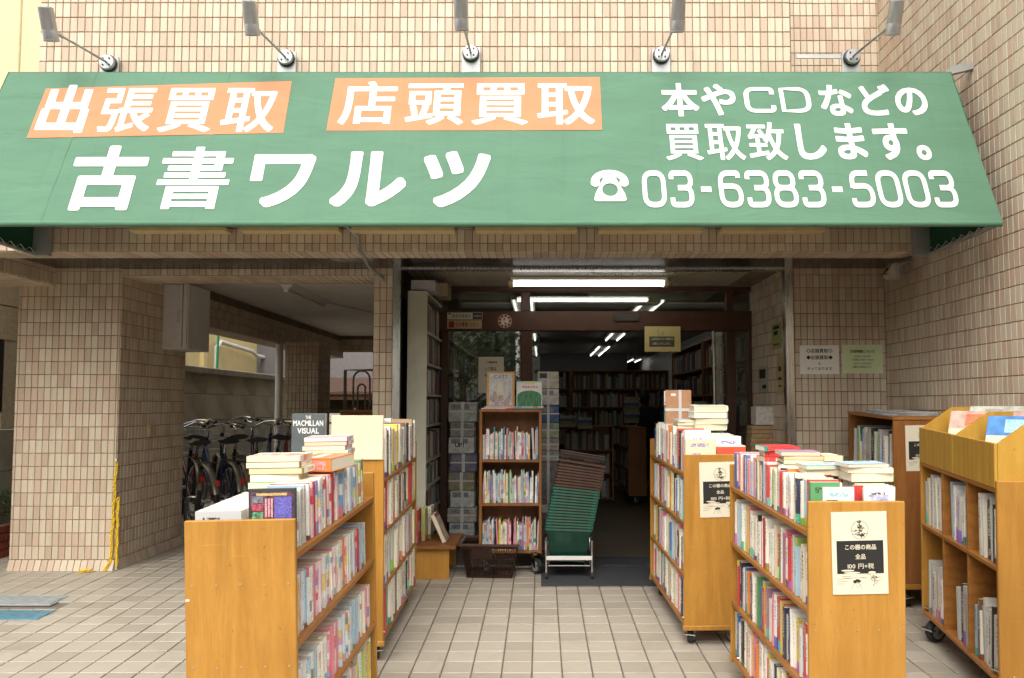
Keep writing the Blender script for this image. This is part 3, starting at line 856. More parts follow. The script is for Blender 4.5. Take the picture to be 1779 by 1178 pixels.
# ------------------------------------------------------------------ arm lamps above the awning
LAMPS = [(188, 110, 'leftmost'), (497, 101, 'second from left'), (818, 93, 'middle'), (1149, 96, 'second from right'), (1480, 100, 'rightmost')]
for px, py, which in LAMPS:
    c = at(px, py, 5.0)
    t = thing('arm_spotlight', f'silver arm spotlight over the awning, {which} of the five', 'lamp', c, group='spotlights above the awning')
    MB().bbox(-.062, .062, .010, .024, -.16, .05, .003).build('back_plate', M_GALV, t)
    if px == 1480:
        MB().box(-.36, -.04, .02, .030, .005, .030).build('side_bracket', M_GALV, t)
    b = MB().lathe([(.052, 0), (.056, .004), (.056, .014)], n=24, M=Matrix.Rotation(R(90), 4, 'X') @ Matrix.Translation((0, 0, -.010)))
    b.build('gasket', M_BLACK, t, True)
    MB().lathe([(.050, 0), (.050, .022), (.046, .027), (.02, .028)], n=24, M=Matrix.Rotation(R(90), 4, 'X')).build('wall_disc', M_LAMP, t, True)
    for a in (45, 135, 225, 315):
        MB().lathe([(.006, 0), (.006, .004)], n=8, M=Matrix.Translation((.030 * math.cos(R(a)), -.029, .030 * math.sin(R(a)))) @ Matrix.Rotation(R(90), 4, 'X')).build('screw', M_BLACK, t)
    MB().tube([(0, -.02, 0), (0, -.30, -.033), (0, -.575, -.068)], [.008, .007, .0075], 10).build('arm', M_GALV, t, True)
    MB().tube([(0, -.49, -.0572), (0, -.56, -.0662)], .0115, 10).build('arm_sleeve', M_GALV, t, True)
    H = Matrix.Translation((0, -.615, -.056)) @ Matrix.Rotation(R(22), 4, 'X')
    MB().lathe([(.0, .102), (.034, .102), (.040, .097), (.041, -.018), (.0405, -.020), (.0405, -.022), (.041, -.024), (.041, -.075), (.043, -.076), (.043, -.083), (.036, -.083), (.036, -.074), (0, -.074)], n=28, M=H).build('lamp_head', M_LAMP, t, True)
    MB().lathe([(0, -.0755), (.036, -.0755), (.036, -.0765), (0, -.0765)], n=20, M=H).build('lens', mat('lamp_lens', (.35, .36, .36), .08, spec=.7), t)

# ------------------------------------------------------------------ battens behind the awning, conduit, sensor light, bracket
for i, (a, b, w) in enumerate([(228, 395, 'leftmost'), (418, 590, 'second from left'), (612, 790, 'third from left'), (826, 1003, 'fourth from left'), (1040, 1222, 'second from right'), (1252, 1432, 'rightmost')]):
    p, q = at(a, 403, 4.97), at(b, 403, 4.97)
    t = thing('batten_light', f'cream batten light housing tucked under the awning, {w} of six', 'light', ((p.x + q.x) / 2, 4.97, p.z), group='batten lights under the awning')
    L = (q.x - p.x) / 2
    MB().bbox(-L, L, -.03, .068, 0, .028, .003).build('housing', mat('aged_cream_enamel', (.60, .50, .27), .5), t)
    MB().tube([(-L + .03, -.005, .045), (L - .03, -.005, .045)], .014, 8).build('tube', M_WHITE, t, True)
c0 = [at(597, 388, 5.0), at(623, 412, 5.02), at(624, 437, 5.02)]
c0 += [Vector((c0[2].x + .01, 5.10, zbeam - .02)), at(640, 462, 5.5), at(664, 483, 5.925), Vector((at(664, 483, 5.925).x, 5.93, at(664, 488, 5.93).z))]
cd = thing('conduit', 'thin grey cable conduit bent under the beam to the door pillar', 'conduit', c0[0])
MB().tube([p - c0[0] for p in c0], .011, 8).build('pipe', M_GALV, cd, True)
MB().box(-.022, .022, -.012, .02, -.02, .03, M=Matrix.Translation(at(620, 403, 5.02) - c0[0])).build('clamp', M_GALV, cd)
MB().box(-.014, .014, -.02, .014, -.03, .012, M=Matrix.Translation(c0[-2] - c0[0])).build('end_socket', M_GALV, cd)
p = at(810, 392, 5.0)
jb = MB().bbox(-.05, .05, -.012, .04, -.02, .045, .004)
o = jb.build('junction_box', mat('weathered_grey', (.20, .18, .15), .8, var=.4)); o.location = p
tag(o, 'small weathered grey junction box between two batten lights', 'junction box')
p = at(1598, 470, 5.5)
p.x = XR - .14
sl_ = thing('sensor_light', 'small grey and cream sensor lamp bracketed on the side wall', 'lamp', p)
MB().bbox(-.012, .030, -.05, .05, -.075, .055, .008).build('lamp_body', M_GALV, sl_)
MB().prism([(-.012, -.06), (-.012, .05), (-.055, -.01), (-.048, -.055)], 'y', -.04, .04).build('lamp_shade', mat('cream_plastic', (.55, .48, .33), .5), sl_)
MB().tube([(.03, 0, .03), (.08, -.02, .06), (.138, -.02, .065)], .010, 8).build('bracket_arm', M_GALV, sl_)
MB().tube([(-.05, -.02, -.03), (-.085, -.03, -.035), (-.05, -.03, .01)], .006, 6).build('sensor_cable', M_BLACK, sl_)
p = at(1675, 118, 4.72)
MBk = MB().prism([(-.10, -.03), (.14, .03), (.14, .07), (.02, .05)], 'y', -.02, .02)
o = MBk.build('awning_bracket', M_GALV); o.location = (XR - .145, 4.66, at(1660, 122, 4.62).z - .01)
tag(o, 'grey steel bracket joining the awning corner to the side wall', 'bracket')

# ------------------------------------------------------------------ two notices on the tiled wall
def sheet(name, label, px0, py0, px1, py1, Y, m, cat='notice', group=None, th=.0012):
    a, b, c, d = P2(px0, py0, px1, py1, Y)
    t = thing(name, label, cat, ((a + b) / 2, Y, (c + d) / 2), group=group)
    w, h = (b - a) / 2, (d - c) / 2
    MB().box(-w, w, -th, 0, -h, h).build('sheet', m, t)
    return t, w, h
YN = YB - .0085
t, w, h = sheet('notice', 'white printed notice about buying books on the tiled wall', 1390, 600, 1457, 650, YN, M_PAPERW)
k = 2 * h / 50
def nt_line(t, s, cx, cy, w_, h_, bold=.012, m=M_INK, gap=.0):
    text(t, s, m, (cx, cy), w_, h_, bold, gap, Matrix.Translation((0, -.0013, 0)), lift=.0003)
for s, y, ww, hh, bo in (('◇店頭買取◇', 15.5, 46, 7.6, .02), ('◆出張買取◆', 4, 46, 7.6, .02), ('も', -6.5, 5.5, 5.5, .012), ('やっております', -15.5, 44, 6, .012)):
    nt_line(t, s, 0, y * k, ww * k, hh * k, bo)
t, w, h = sheet('notice', 'pale green opening hours notice on the tiled wall', 1464, 599, 1533, 649, YN, mat('green_paper', (.60, .70, .42), .8, var=.03))
k = 2 * h / 50
for s, y, ww, hh, bo in (('営業時間について', 13.5, 43, 5.4, .03), ('11:00〜20:00', 5, 27, 4.2, 0), ('（日曜日 11:00〜19:00）', -1, 43, 4.2, 0), ('とさせていただきます。', -7.5, 36, 3.8, .01), ('水曜日は定休日です。', -13.5, 36, 3.8, .012)):
    nt_line(t, s, 0, y * k, ww * k, hh * k, bo)
# ------------------------------------------------------------------ beside and behind the passage
nb = thing('neighbouring_building', 'cream rendered house next door at the left edge', 'building', (-5.6, 7, 0))
nbm = Matrix.Translation((5.6, -7, 0))
def nbox(name, m, *b): return MB().box(*b, M=nbm).build(name, m, nb)
M_STONE = mat('rough_beige_stone', (.52, .44, .30), .9, var=.18, scale=40, bump=1.0)
nbox('upper_wall', M_CREAMW, -8, -3.36, 6.2, 6.42, 2.92, 6.5)
nbox('wall_joint', mat('joint_dark_cream', (.42, .36, .2), .9), -4.268, -4.255, 6.195, 6.21, 2.95, 6.4)  # joint strip in a darker cream than the wall
for j, z in enumerate((1.75, 2.05, 2.35, 2.65)):
    nbox('stone_course', M_STONE, -8, -4.66 + .004 * (j % 2), 3.5, 7.3, z + (.47 if j == 0 else 0), z + .29 if j else 2.04)
nbox('stone_course', M_STONE, -8, -4.66, 6.72, 7.3, .2, 2.04)
nbox('window', mat('dark_window', (.010, .010, .012), .25), -8, -4.70, 3.5, 6.72, 1.44, 2.22)
nbox('window_frame', M_BLACK, -4.70, -4.66, 6.66, 6.73, 1.42, 2.24)
bw = thing('block_wall', 'mossy grey concrete block wall beyond the bicycles', 'wall', (-4.6, 10, 0))
bwm = Matrix.Translation((4.6, -10, 0))
blk = MB().bbox(-.06, .06, -.447, .447, -.172, .172, .004).mesh('block', mat('old_block', (.36, .33, .25), .95, var=.30, scale=1.6, bump=0))
rnd = random.Random(4)
for j in range(5):
    for i in range(5):
        obj('block', blk, bw, Matrix.Translation((rnd.uniform(-.003, .003), .1 + i * .9, FL + .165 + j * .35)))
MB().box(-.05, .05, -.4, 4.1, FL - .2, FL + 1.6).build('mortar', M_CONC, bw)
MB().bbox(-.11, .11, -.45, 4.1, FL + 1.66, FL + 1.75, .01).build('coping', M_CONC, bw)
lw = thing('low_block_wall', 'dark low concrete block wall beside the corner pillar', 'wall', (-4.55, 8, 0))
for j in range(3):
    for i in range(5):
        obj('block', blk, lw, Matrix.Translation((0, -1.6 + i * .9, FL + .165 + j * .35)))
MB().box(-.05, .05, -2.1, 1.9, FL - .2, FL + 1.02).build('mortar', M_CONC, lw)
pb = thing('brick_planter', 'low red brick planter edge at the far left', 'planter', (-4.42, 6.4, FL))
bk = MB().bbox(-.04, .04, -.1, .1, 0, .058, .003).mesh('brick', M_BRICK)
for j in range(4):
    for i in range(6):
        obj('brick', bk, pb, Matrix.Translation((0, -.5 + i * .21 + .1 * (j % 2), j * .067)))
MB().box(-.03, .03, -.6, .8, -.02, .26).build('mortar', M_GROUT, pb)
M_LEAF = mat('hedge_leaf', (.045, .085, .022), .6, var=.5, scale=30)
lf = MB(); rnd = random.Random(8)
for i in range(1500):
    p = Vector((rnd.uniform(-4.60, -4.40), rnd.uniform(5.7, 7.2), FL + .27 + rnd.random() ** .7 * .26))
    M = Matrix.Translation(p) @ Euler((rnd.uniform(0, 6), rnd.uniform(0, 6), rnd.uniform(0, 6))).to_matrix().to_4x4()
    lf.add([(-.018, 0, 0), (0, -.01, .004), (.018, 0, 0), (0, .01, .004)], [(0, 1, 2, 3)], M=M)
tag(lf.build('hedge_foliage', M_LEAF), 'small dark green hedge above the red brick planter', kind='stuff')

cb = thing('cream_house', 'pale yellow house behind the block wall', 'building', (-6.6, 13, 0))
cm = Matrix.Translation((6.6, -13, 0))
M_YEL = mat('pale_yellow_render', (.72, .60, .30), .85, var=.07, scale=3)
MB().box(-12, -6.6, 11.0, 20.0, 0, 6, M=cm).build('wall', M_YEL, cb)
MB().box(-6.6, -6.52, 15.0, 15.15, 0, 6, M=cm).build('corner_trim', M_YEL, cb)
wi = MB().box(-6.6, -6.56, 16.2, 16.7, 1.8, 2.2, M=cm).build('window', mat('brown_louvre_frame', (.16, .12, .08), .6), cb)
for k in range(6): MB().box(-6.565, -6.54, 16.23, 16.67, 1.83 + k * .06, 1.857 + k * .06, M=cm).build('slat', M_GALV, wi)
MB().tube([(-6.45, 15.4, 1.9), (-6.45, 15.4, 2.62), (-6.45, 15.6, 2.75), (-6.45, 17.3, 2.68), (-6.45, 17.6, 2.6), (-6.45, 19.5, 2.55)], .045, 8, M=cm).build('drain_pipe', M_WHITE, cb, True)
o = MB().tube([(-3.44, 10.2, FL), (-3.44, 10.2, 2.30)], .048, 12).build('downpipe', M_WHITE, None, True)
tag(o, 'white plastic downpipe standing beside the inner tiled pillar', 'pipe')
o = MB().tube([(-5.0, 11.9, 0.3), (-4.95, 11.9, 3.2)], .02, 8).build('garden_pole', mat('green_pole_plastic', (.02, .22, .12), .4), None, True)
tag(o, 'thin green garden pole leaning above the block wall', 'pole')
fh = thing('far_house', 'brown and grey house beyond the far end of the passage', 'building', (-2.4, 18, 0))
fm = Matrix.Translation((2.4, -18, 0))
MB().box(-8, 2, 18, 22, 2.05, 6, M=fm).build('upper_wall', mat('grey_siding', (.17, .16, .17), .6), fh)
MB().prism([(17.2, 1.72), (18.1, 2.10), (18.1, 2.16), (17.2, 1.78)], 'x', -8, 2, M=fm).build('roof', mat('brown_roof', (.08, .045, .035), .6), fh)
MB().box(-8, 2, 17.25, 17.32, 1.60, 1.74, M=fm).build('gutter', M_BROWN, fh)
MB().box(-8, 2, 17.6, 18.2, 1.30, 1.72, M=fm).build('dark_wall', mat('dark_brown_board', (.05, .028, .02), .7), fh)
MB().box(-8, 2, 17.0, 17.1, 0, 1.30, M=fm).build('garden_wall', mat('stained_white_wall', (.55, .52, .44), .9, var=.3, scale=3), fh)
for x in (-5.0, -4.1, -3.2): MB().box(x, x + .06, 16.95, 17.0, 0, 1.42, M=fm).build('wall_post', M_DARKW, fh)

# ------------------------------------------------------------------ things on the pillar and the passage ceiling
mbx = thing('meter_box', 'pale grey steel meter box fixed high on the corner pillar', 'box', (-3.12, 6.6, 1.96))
M_BOXG = mat('light_grey_enamel', (.60, .59, .57), .5, var=.06)
MB().bbox(-.115, .10, .02, .45, 0, .56, .004).build('casing', M_BOXG, mbx)
MB().bbox(-.108, .055, 0, .022, .008, .552, .003).build('door', M_BOXG, mbx)
MB().bbox(.062, .094, .002, .022, .0, .56, .003).build('edge_strip', M_BOXG, mbx)
MB().bbox(.012, .042, -.010, 0, .22, .33, .002).build('handle', mat('handle_grey', (.50, .49, .47), .4), mbx)
for i, (x, y0, y1, w) in enumerate(((-2.46, 7.45, 8.72, 'nearer'), (-2.02, 10.2, 11.4, 'farther'))):
    b = thing('batten_lamp', f'unlit white batten lamp on the passage ceiling, the {w} one', 'lamp', (x, y0, 2.66), group='passage ceiling lamps')
    L = y1 - y0
    MB().prism([(-.075, 0), (.075, 0), (.03, -.055), (-.03, -.055)], 'y', 0, L).build('housing', M_WHITE, b)
    MB().tube([(0, .03, -.072), (0, L - .03, -.072)], .015, 8).build('tube', M_WHITE, b, True)
    for y in (.01, L - .01): MB().bbox(-.022, .022, y - .014, y + .014, -.092, -.05, .003).build('socket', M_WHITE, b)
o = MB().tube([(-2.47, 8.8, 2.652), (-2.2, 9.6, 2.652), (-2.02, 10.2, 2.652)], .009, 6).build('ceiling_conduit', M_WHITE); tag(o, 'thin conduit joining the two passage ceiling lamps', 'conduit')
o = MB().bbox(-.016, .016, -.028, .028, -.05, .05, .004).build('switch_plate', mat('beige_switch', (.42, .33, .19), .5)); o.location = (pxr + .014, 6.42, 1.27)
tag(o, 'small beige switch plate on the side of the corner pillar', 'switch')

# yellow plastic chain hanging at the pillar corner
p0 = Vector((pxr + .012, YB - .018, 1.06)); hook = thing('plastic_chain', 'yellow plastic chain hanging from the corner pillar to the ground', 'chain', p0)
lk = MB(); pts = [Vector((.0085 * math.cos(a), 0, .012 * math.sin(a) + (.009 if math.sin(a) > 0 else -.009))) for a in [2 * math.pi * i / 14 for i in range(15)]]
lk.tube(pts, .0042, 6, caps=False)
lkm = lk.mesh('link', M_YELLOWP, True)
path = []
for i in range(30): path.append(Vector((.004 * math.sin(i * .8) - i * .0008, 0, -.01 - i * .0255)))
e = path[-1]
floor_z = FL + .012 - p0.z
z = e.z
for i in range(6):
    e = e + Vector((-.006 - .004 * i, -.006, -.022)); path.append(e)
while len(path) < 41:
    e = Vector((e.x - .014, e.y - .013, max(floor_z, e.z - .016))); path.append(e)
for i in range(len(path) - 1):
    d = (path[i + 1] - path[i]).normalized()
    q = d.to_track_quat('Z', 'Y').to_matrix().to_4x4() @ Matrix.Rotation(R(90) * (i % 2) + R(30), 4, 'Z')
    obj('link', lkm, hook, Matrix.Translation((path[i] + path[i + 1]) / 2) @ q)
for i in range(22):                                            # doubled-back strand beside it
    obj('link', lkm, hook, Matrix.Translation((.020 + .003 * math.sin(i), .004, -.30 - i * .0225)) @ Matrix.Rotation(R(90) * (i % 2) + R(50), 4, 'Z'))
MB().tube([(0, .02, .005), (0, -.006, .008), (0, -.010, -.006)], .004, 6).build('hook', M_STEEL, hook)

# access covers in the paving
for px, py, w, d, c, lab in ((-5, 1043, .42, .20, (.30, .34, .35), 'grey blue metal access cover in the paving, the farther one'), (-28, 1069, .40, .18, (.10, .24, .32), 'bright blue metal access cover in the paving, the nearer one')):
    p = on_floor(px, py)
    o = thing('access_cover', lab, 'cover', (p.x, p.y, gz(p.y) - .004), (math.atan(SLOPE), 0, 0))
    MB().box(-w, w, -d / 2 - .012, d / 2 + .012, 0, .005).build('rim', M_GALV, o)
    MB().bbox(-w + .014, w - .014, -d / 2, d / 2, 0, .009, .002).build('plate', mat('cover_' + lab[:4], c, .5, .2, var=.3, scale=25), o)

# ------------------------------------------------------------------ bicycles
def bicycle(frame_m, label, loc, rz, basket=True, group='bicycles parked in the passage', lean=0.07, seed=0):
    rb_ = random.Random(seed + 40)
    t = thing('bicycle', label, 'bicycle', loc, (lean * rb_.choice((1, -.6, 1.3)), 0, rz + R(rb_.uniform(-9, 9))), group)
    t.scale = (rb_.uniform(.95, 1.05),) * 3
    for nm, x in (('rear_wheel', 0), ('front_wheel', 1.08)):
        wtyre = obj(nm, BIKE['tyre'], t, Matrix.Translation((x, 0, .335)))
        obj('rim', BIKE['rim'], wtyre); obj('spokes', BIKE['spk'], wtyre)
        obj('mudguard', BIKE['guard'], t, Matrix.Translation((x, 0, .335)) @ Matrix.Rotation(R(0 if x == 0 else -25), 4, 'Y'))
    f = MB()
    S, B, Hd = (.26, 0, .78), (.46, 0, .29), (.88, 0, .84)
    f.tube([B, S], .016, 8); f.tube([B, (.60, 0, .40), (.78, 0, .56), (.90, 0, .72)], .019, 8); f.tube([(.40, 0, .46), (.62, 0, .55), (.89, 0, .80)], .015, 8)
    for s in (-1, 1):
        f.tube([(0, s * .06, .335), (.40, s * .035, .30)], .010, 6); f.tube([(0, s * .06, .335), (.27, s * .02, .72)], .008, 6)
        f.tube([(.95, s * .045, .66), (1.0, s * .055, .52), (1.08, s * .055, .335)], .012, 6)
    f.tube([(.93, 0, .66), (.87, 0, .90)], .019, 8)
    f.build('frame', frame_m, t, True)
    obj('saddle', BIKE['saddle'], t, Matrix.Translation((.22, 0, .88)))
    obj('seat_post', BIKE['post'], t); sw = Matrix.Translation((.88, 0, 0)) @ Matrix.Rotation(R(rb_.uniform(-28, 28)), 4, 'Z') @ Matrix.Translation((-.88, 0, 0)); obj('handlebar', BIKE['bar'], t, sw)
    for s in (-1, 1): obj('grip', BIKE['grip'], t, sw @ Matrix.Translation((0, s * .24, 0)))
    obj('crank', BIKE['crank'], t); obj('luggage_rack', BIKE['rack'], t); obj('reflector', BIKE['refl'], t)
    if basket: obj('wire_basket', BIKE['basket'], t, sw)
    return t
BIKE = {}
a = MB(); a.ring((0, 0, 0), (0, 1, 0), .318, .0175, 36, 8); BIKE['tyre'] = a.mesh('tyre', M_RUBBER, True)
a = MB(); a.ring((0, 0, 0), (0, 1, 0), .296, .009, 36, 6); BIKE['rim'] = a.mesh('rim', M_CHROME, True)
a = MB()
for i in range(28):
    an = 2 * math.pi * i / 28; a.tube([(.02 * math.cos(an + .8), .03 * (-1) ** i, .02 * math.sin(an + .8)), (.294 * math.cos(an), 0, .294 * math.sin(an))], .0012, 4)
a.tube([(0, -.045, 0), (0, .045, 0)], .02, 10); BIKE['spk'] = a.mesh('spokes', M_CHROME)
a = MB()
for i in range(19):
    pass
pr = []
for i in range(20):
    an = R(15 + i * 9.2); pr.append((math.cos(an), math.sin(an)))
vs_ = []
for c, s in pr:
    for y, r in ((-.03, .338), (-.02, .35), (0, .355), (.02, .35), (.03, .338)): vs_.append((-r * c, y, r * s))
a.add(vs_, [(i * 5 + k, i * 5 + k + 1, i * 5 + 6 + k, i * 5 + 5 + k) for i in range(19) for k in range(4)])
BIKE['guard'] = a.mesh('mudguard', mat('mudguard_grey', (.24, .22, .17), .3, .5), True)
a = MB(); prof = []
N_ = 9; vs_ = []
for i in range(N_ + 1):
    u = i / N_; x = -.13 + .27 * u; hw = .092 * (1 - u) ** .7 + .02 if u > .25 else .085 + .03 * math.sin(u * 6)
    for k in range(8):
        an = 2 * math.pi * k / 8; vs_.append((x, hw * math.cos(an), .022 * math.sin(an) * (1.4 if math.sin(an) < 0 else 1) + .012 * (u - .4) ** 2 * 4))
a.add(vs_, [(i * 8 + k, i * 8 + (k + 1) % 8, i * 8 + 8 + (k + 1) % 8, i * 8 + 8 + k) for i in range(N_) for k in range(8)] + [tuple(range(8))[::-1], tuple(range(N_ * 8, N_ * 8 + 8))])
BIKE['saddle'] = a.mesh('saddle', M_BLACK, True)
BIKE['post'] = MB().tube([(.255, 0, .76), (.225, 0, .87)], .0135, 8).mesh('seat_post', M_CHROME, True)
a = MB()
a.tube([(.865, 0, .90), (.855, 0, .965), (.88, 0, .985)], .0125, 8)
for s in (-1, 1): a.tube([(.88, 0, .985), (.90, s * .05, 1.005), (.875, s * .14, 1.045), (.80, s * .22, 1.05), (.70, s * .245, 1.035)], .011, 8)
for s in (-1, 1): a.tube([(.79, s * .225, 1.045), (.72, s * .20, 1.01), (.66, s * .20, .995)], .005, 6)
BIKE['bar'] = a.mesh('handlebar', M_CHROME, True)
BIKE['grip'] = MB().tube([(.72, 0, 1.039), (.61, .004, 1.018)], .0165, 10).mesh('grip', M_BLACK, True)
a = MB(); a.tube([(.46, -.07, .29), (.46, .07, .29)], .012, 8); a.tube([(.46, -.06, .29), (.50, -.06, .14)], .008, 6); a.tube([(.46, .06, .29), (.42, .06, .44)], .008, 6)
a.box(.45, .55, -.14, -.065, .125, .145); a.box(.37, .47, .065, .14, .43, .45); a.ring((.46, -.045, .29), (0, 1, 0), .075, .004, 24, 4)
BIKE['crank'] = a.mesh('crank', M_GALV)
a = MB()
for y in (-.05, 0, .05): a.tube([(.20, y, .70), (-.22, y, .70)], .004, 5)
for x in (-.22, -.08, .06, .20): a.tube([(x, -.06, .70), (x, .06, .70)], .004, 5)
for s in (-1, 1): a.tube([(-.02, s * .06, .70), (0, s * .06, .335)], .004, 5)
BIKE['rack'] = a.mesh('luggage_rack', M_BLACK)
a = MB().bbox(-.372, -.36, -.02, .02, .50, .555, .006); BIKE['refl'] = a.mesh('reflector', M_RED)
a = MB()
for z, k in ((.72, .75), (.80, .85), (.88, .95), (.97, 1.05)):
    a.tube([(.96, -.15 * k, z), (.96, .15 * k, z), (1.20 + .08 * k, .15 * k, z), (1.20 + .08 * k, -.15 * k, z), (.96, -.15 * k, z)], .0028, 4)
for i in range(9):
    u = -1 + 2 * i / 8
    a.tube([(.96, u * .16, .97), (.96, u * .11, .72), (1.26, u * .11, .72), (1.285, u * .16, .97)], .0022, 4)
for i in range(7):
    x = .99 + i * .045
    for s in (-1, 1): a.tube([(x, s * .158, .97), (x, s * .112, .72)], .0022, 4)
BIKE['basket'] = a.mesh('wire_basket', M_GALV)
FM = [mat('bike_black', (.015, .015, .018), .3), mat('bike_orange', (.16, .035, .012), .3), mat('bike_blue', (.02, .04, .12), .3), mat('bike_silver', (.45, .45, .46), .3, .7), mat('bike_red', (.20, .02, .02), .3)]
bp = [((-3.16, 7.42), 128, 1, 'orange framed bicycle with a wire basket, nearest the corner pillar'),
      ((-2.93, 7.72), 126, 0, 'black bicycle with chrome swept handlebar, second from the corner pillar'),
      ((-2.78, 8.15), 124, 2, 'dark blue bicycle with a wire basket, third from the corner pillar'),
      ((-2.70, 8.55), 121, 4, 'dark red bicycle behind the blue one in the passage'),
      ((-2.46, 8.85), 118, 3, 'silver bicycle beside the inner pillar with high saddle'),
      ((-2.20, 9.35), 116, 0, 'black bicycle at the far end of the row'),
      ((-3.05, 7.58), 131, 2, 'dark bicycle squeezed between the orange and the black one'),
      ((-2.84, 7.95), 122, 0, 'black bicycle squeezed between the black and the blue one'),
      ((-2.58, 8.70), 124, 3, 'silver framed bicycle squeezed behind the red one'),
      ((-3.42, 7.62), 127, 0, 'black bicycle half hidden behind the corner pillar')]
for i, ((x, y), rz, fm_, lab) in enumerate(bp):
    bicycle(FM[fm_], lab, (x, y, FL), R(rz), i % 2 == 0 or i in (1, 7), seed=i)

# pipe gate and plywood board at the far side of the passage
pg = thing('pipe_gate', 'grey steel pipe gate standing at the rear of the passage', 'gate', (at(620, 700, 10.4).x, 10.4, FL))
g = MB()
zt = at(620, 643, 10.4).z - FL
g.tube([(-.16, 0, 0), (-.16, 0, zt), (.35, 0, zt)], .022, 8)
M_GATE = mat('pale_gate_paint', (.55, .54, .50), .5)
g.build('post', M_GATE, pg, True)
for x, w, dz in ((.06, .11, .02), (.06, .05, -.10)):
    MB().tube([(x - w, 0, .72)] + [(x - w * math.cos(a), 0, zt - .14 + dz + w * math.sin(a)) for a in [math.pi * i / 10 for i in range(11)]] + [(x + w, 0, .72)], .013, 8).build('arch', M_GATE, pg, True)
MB().tube([(-.16, 0, .72), (.40, 0, .72)], .015, 8).build('rail', M_GATE, pg, True)
for x in (-.10, .30): MB().bbox(x - .10, x + .10, -.03, .03, .80, 1.0, .01).build('hinge_cover', M_BLACK, pg)
a, b, c, d = P2(590, 716, 652, 760, 8.6)
pbx = thing('plywood_board', 'orange plywood cabinet end standing in the passage behind the books', 'board', ((a + b) / 2, 8.6, FL))
MB().bbox(-(b - a) / 2, .3, 0, .30, .05, d - FL, .004).build('panel', M_DARKW, pbx)
MB().bbox(-(b - a) / 2 - .005, .305, -.006, .31, d - FL, d - FL + .022, .003).build('top_edge', M_PLY, pbx)
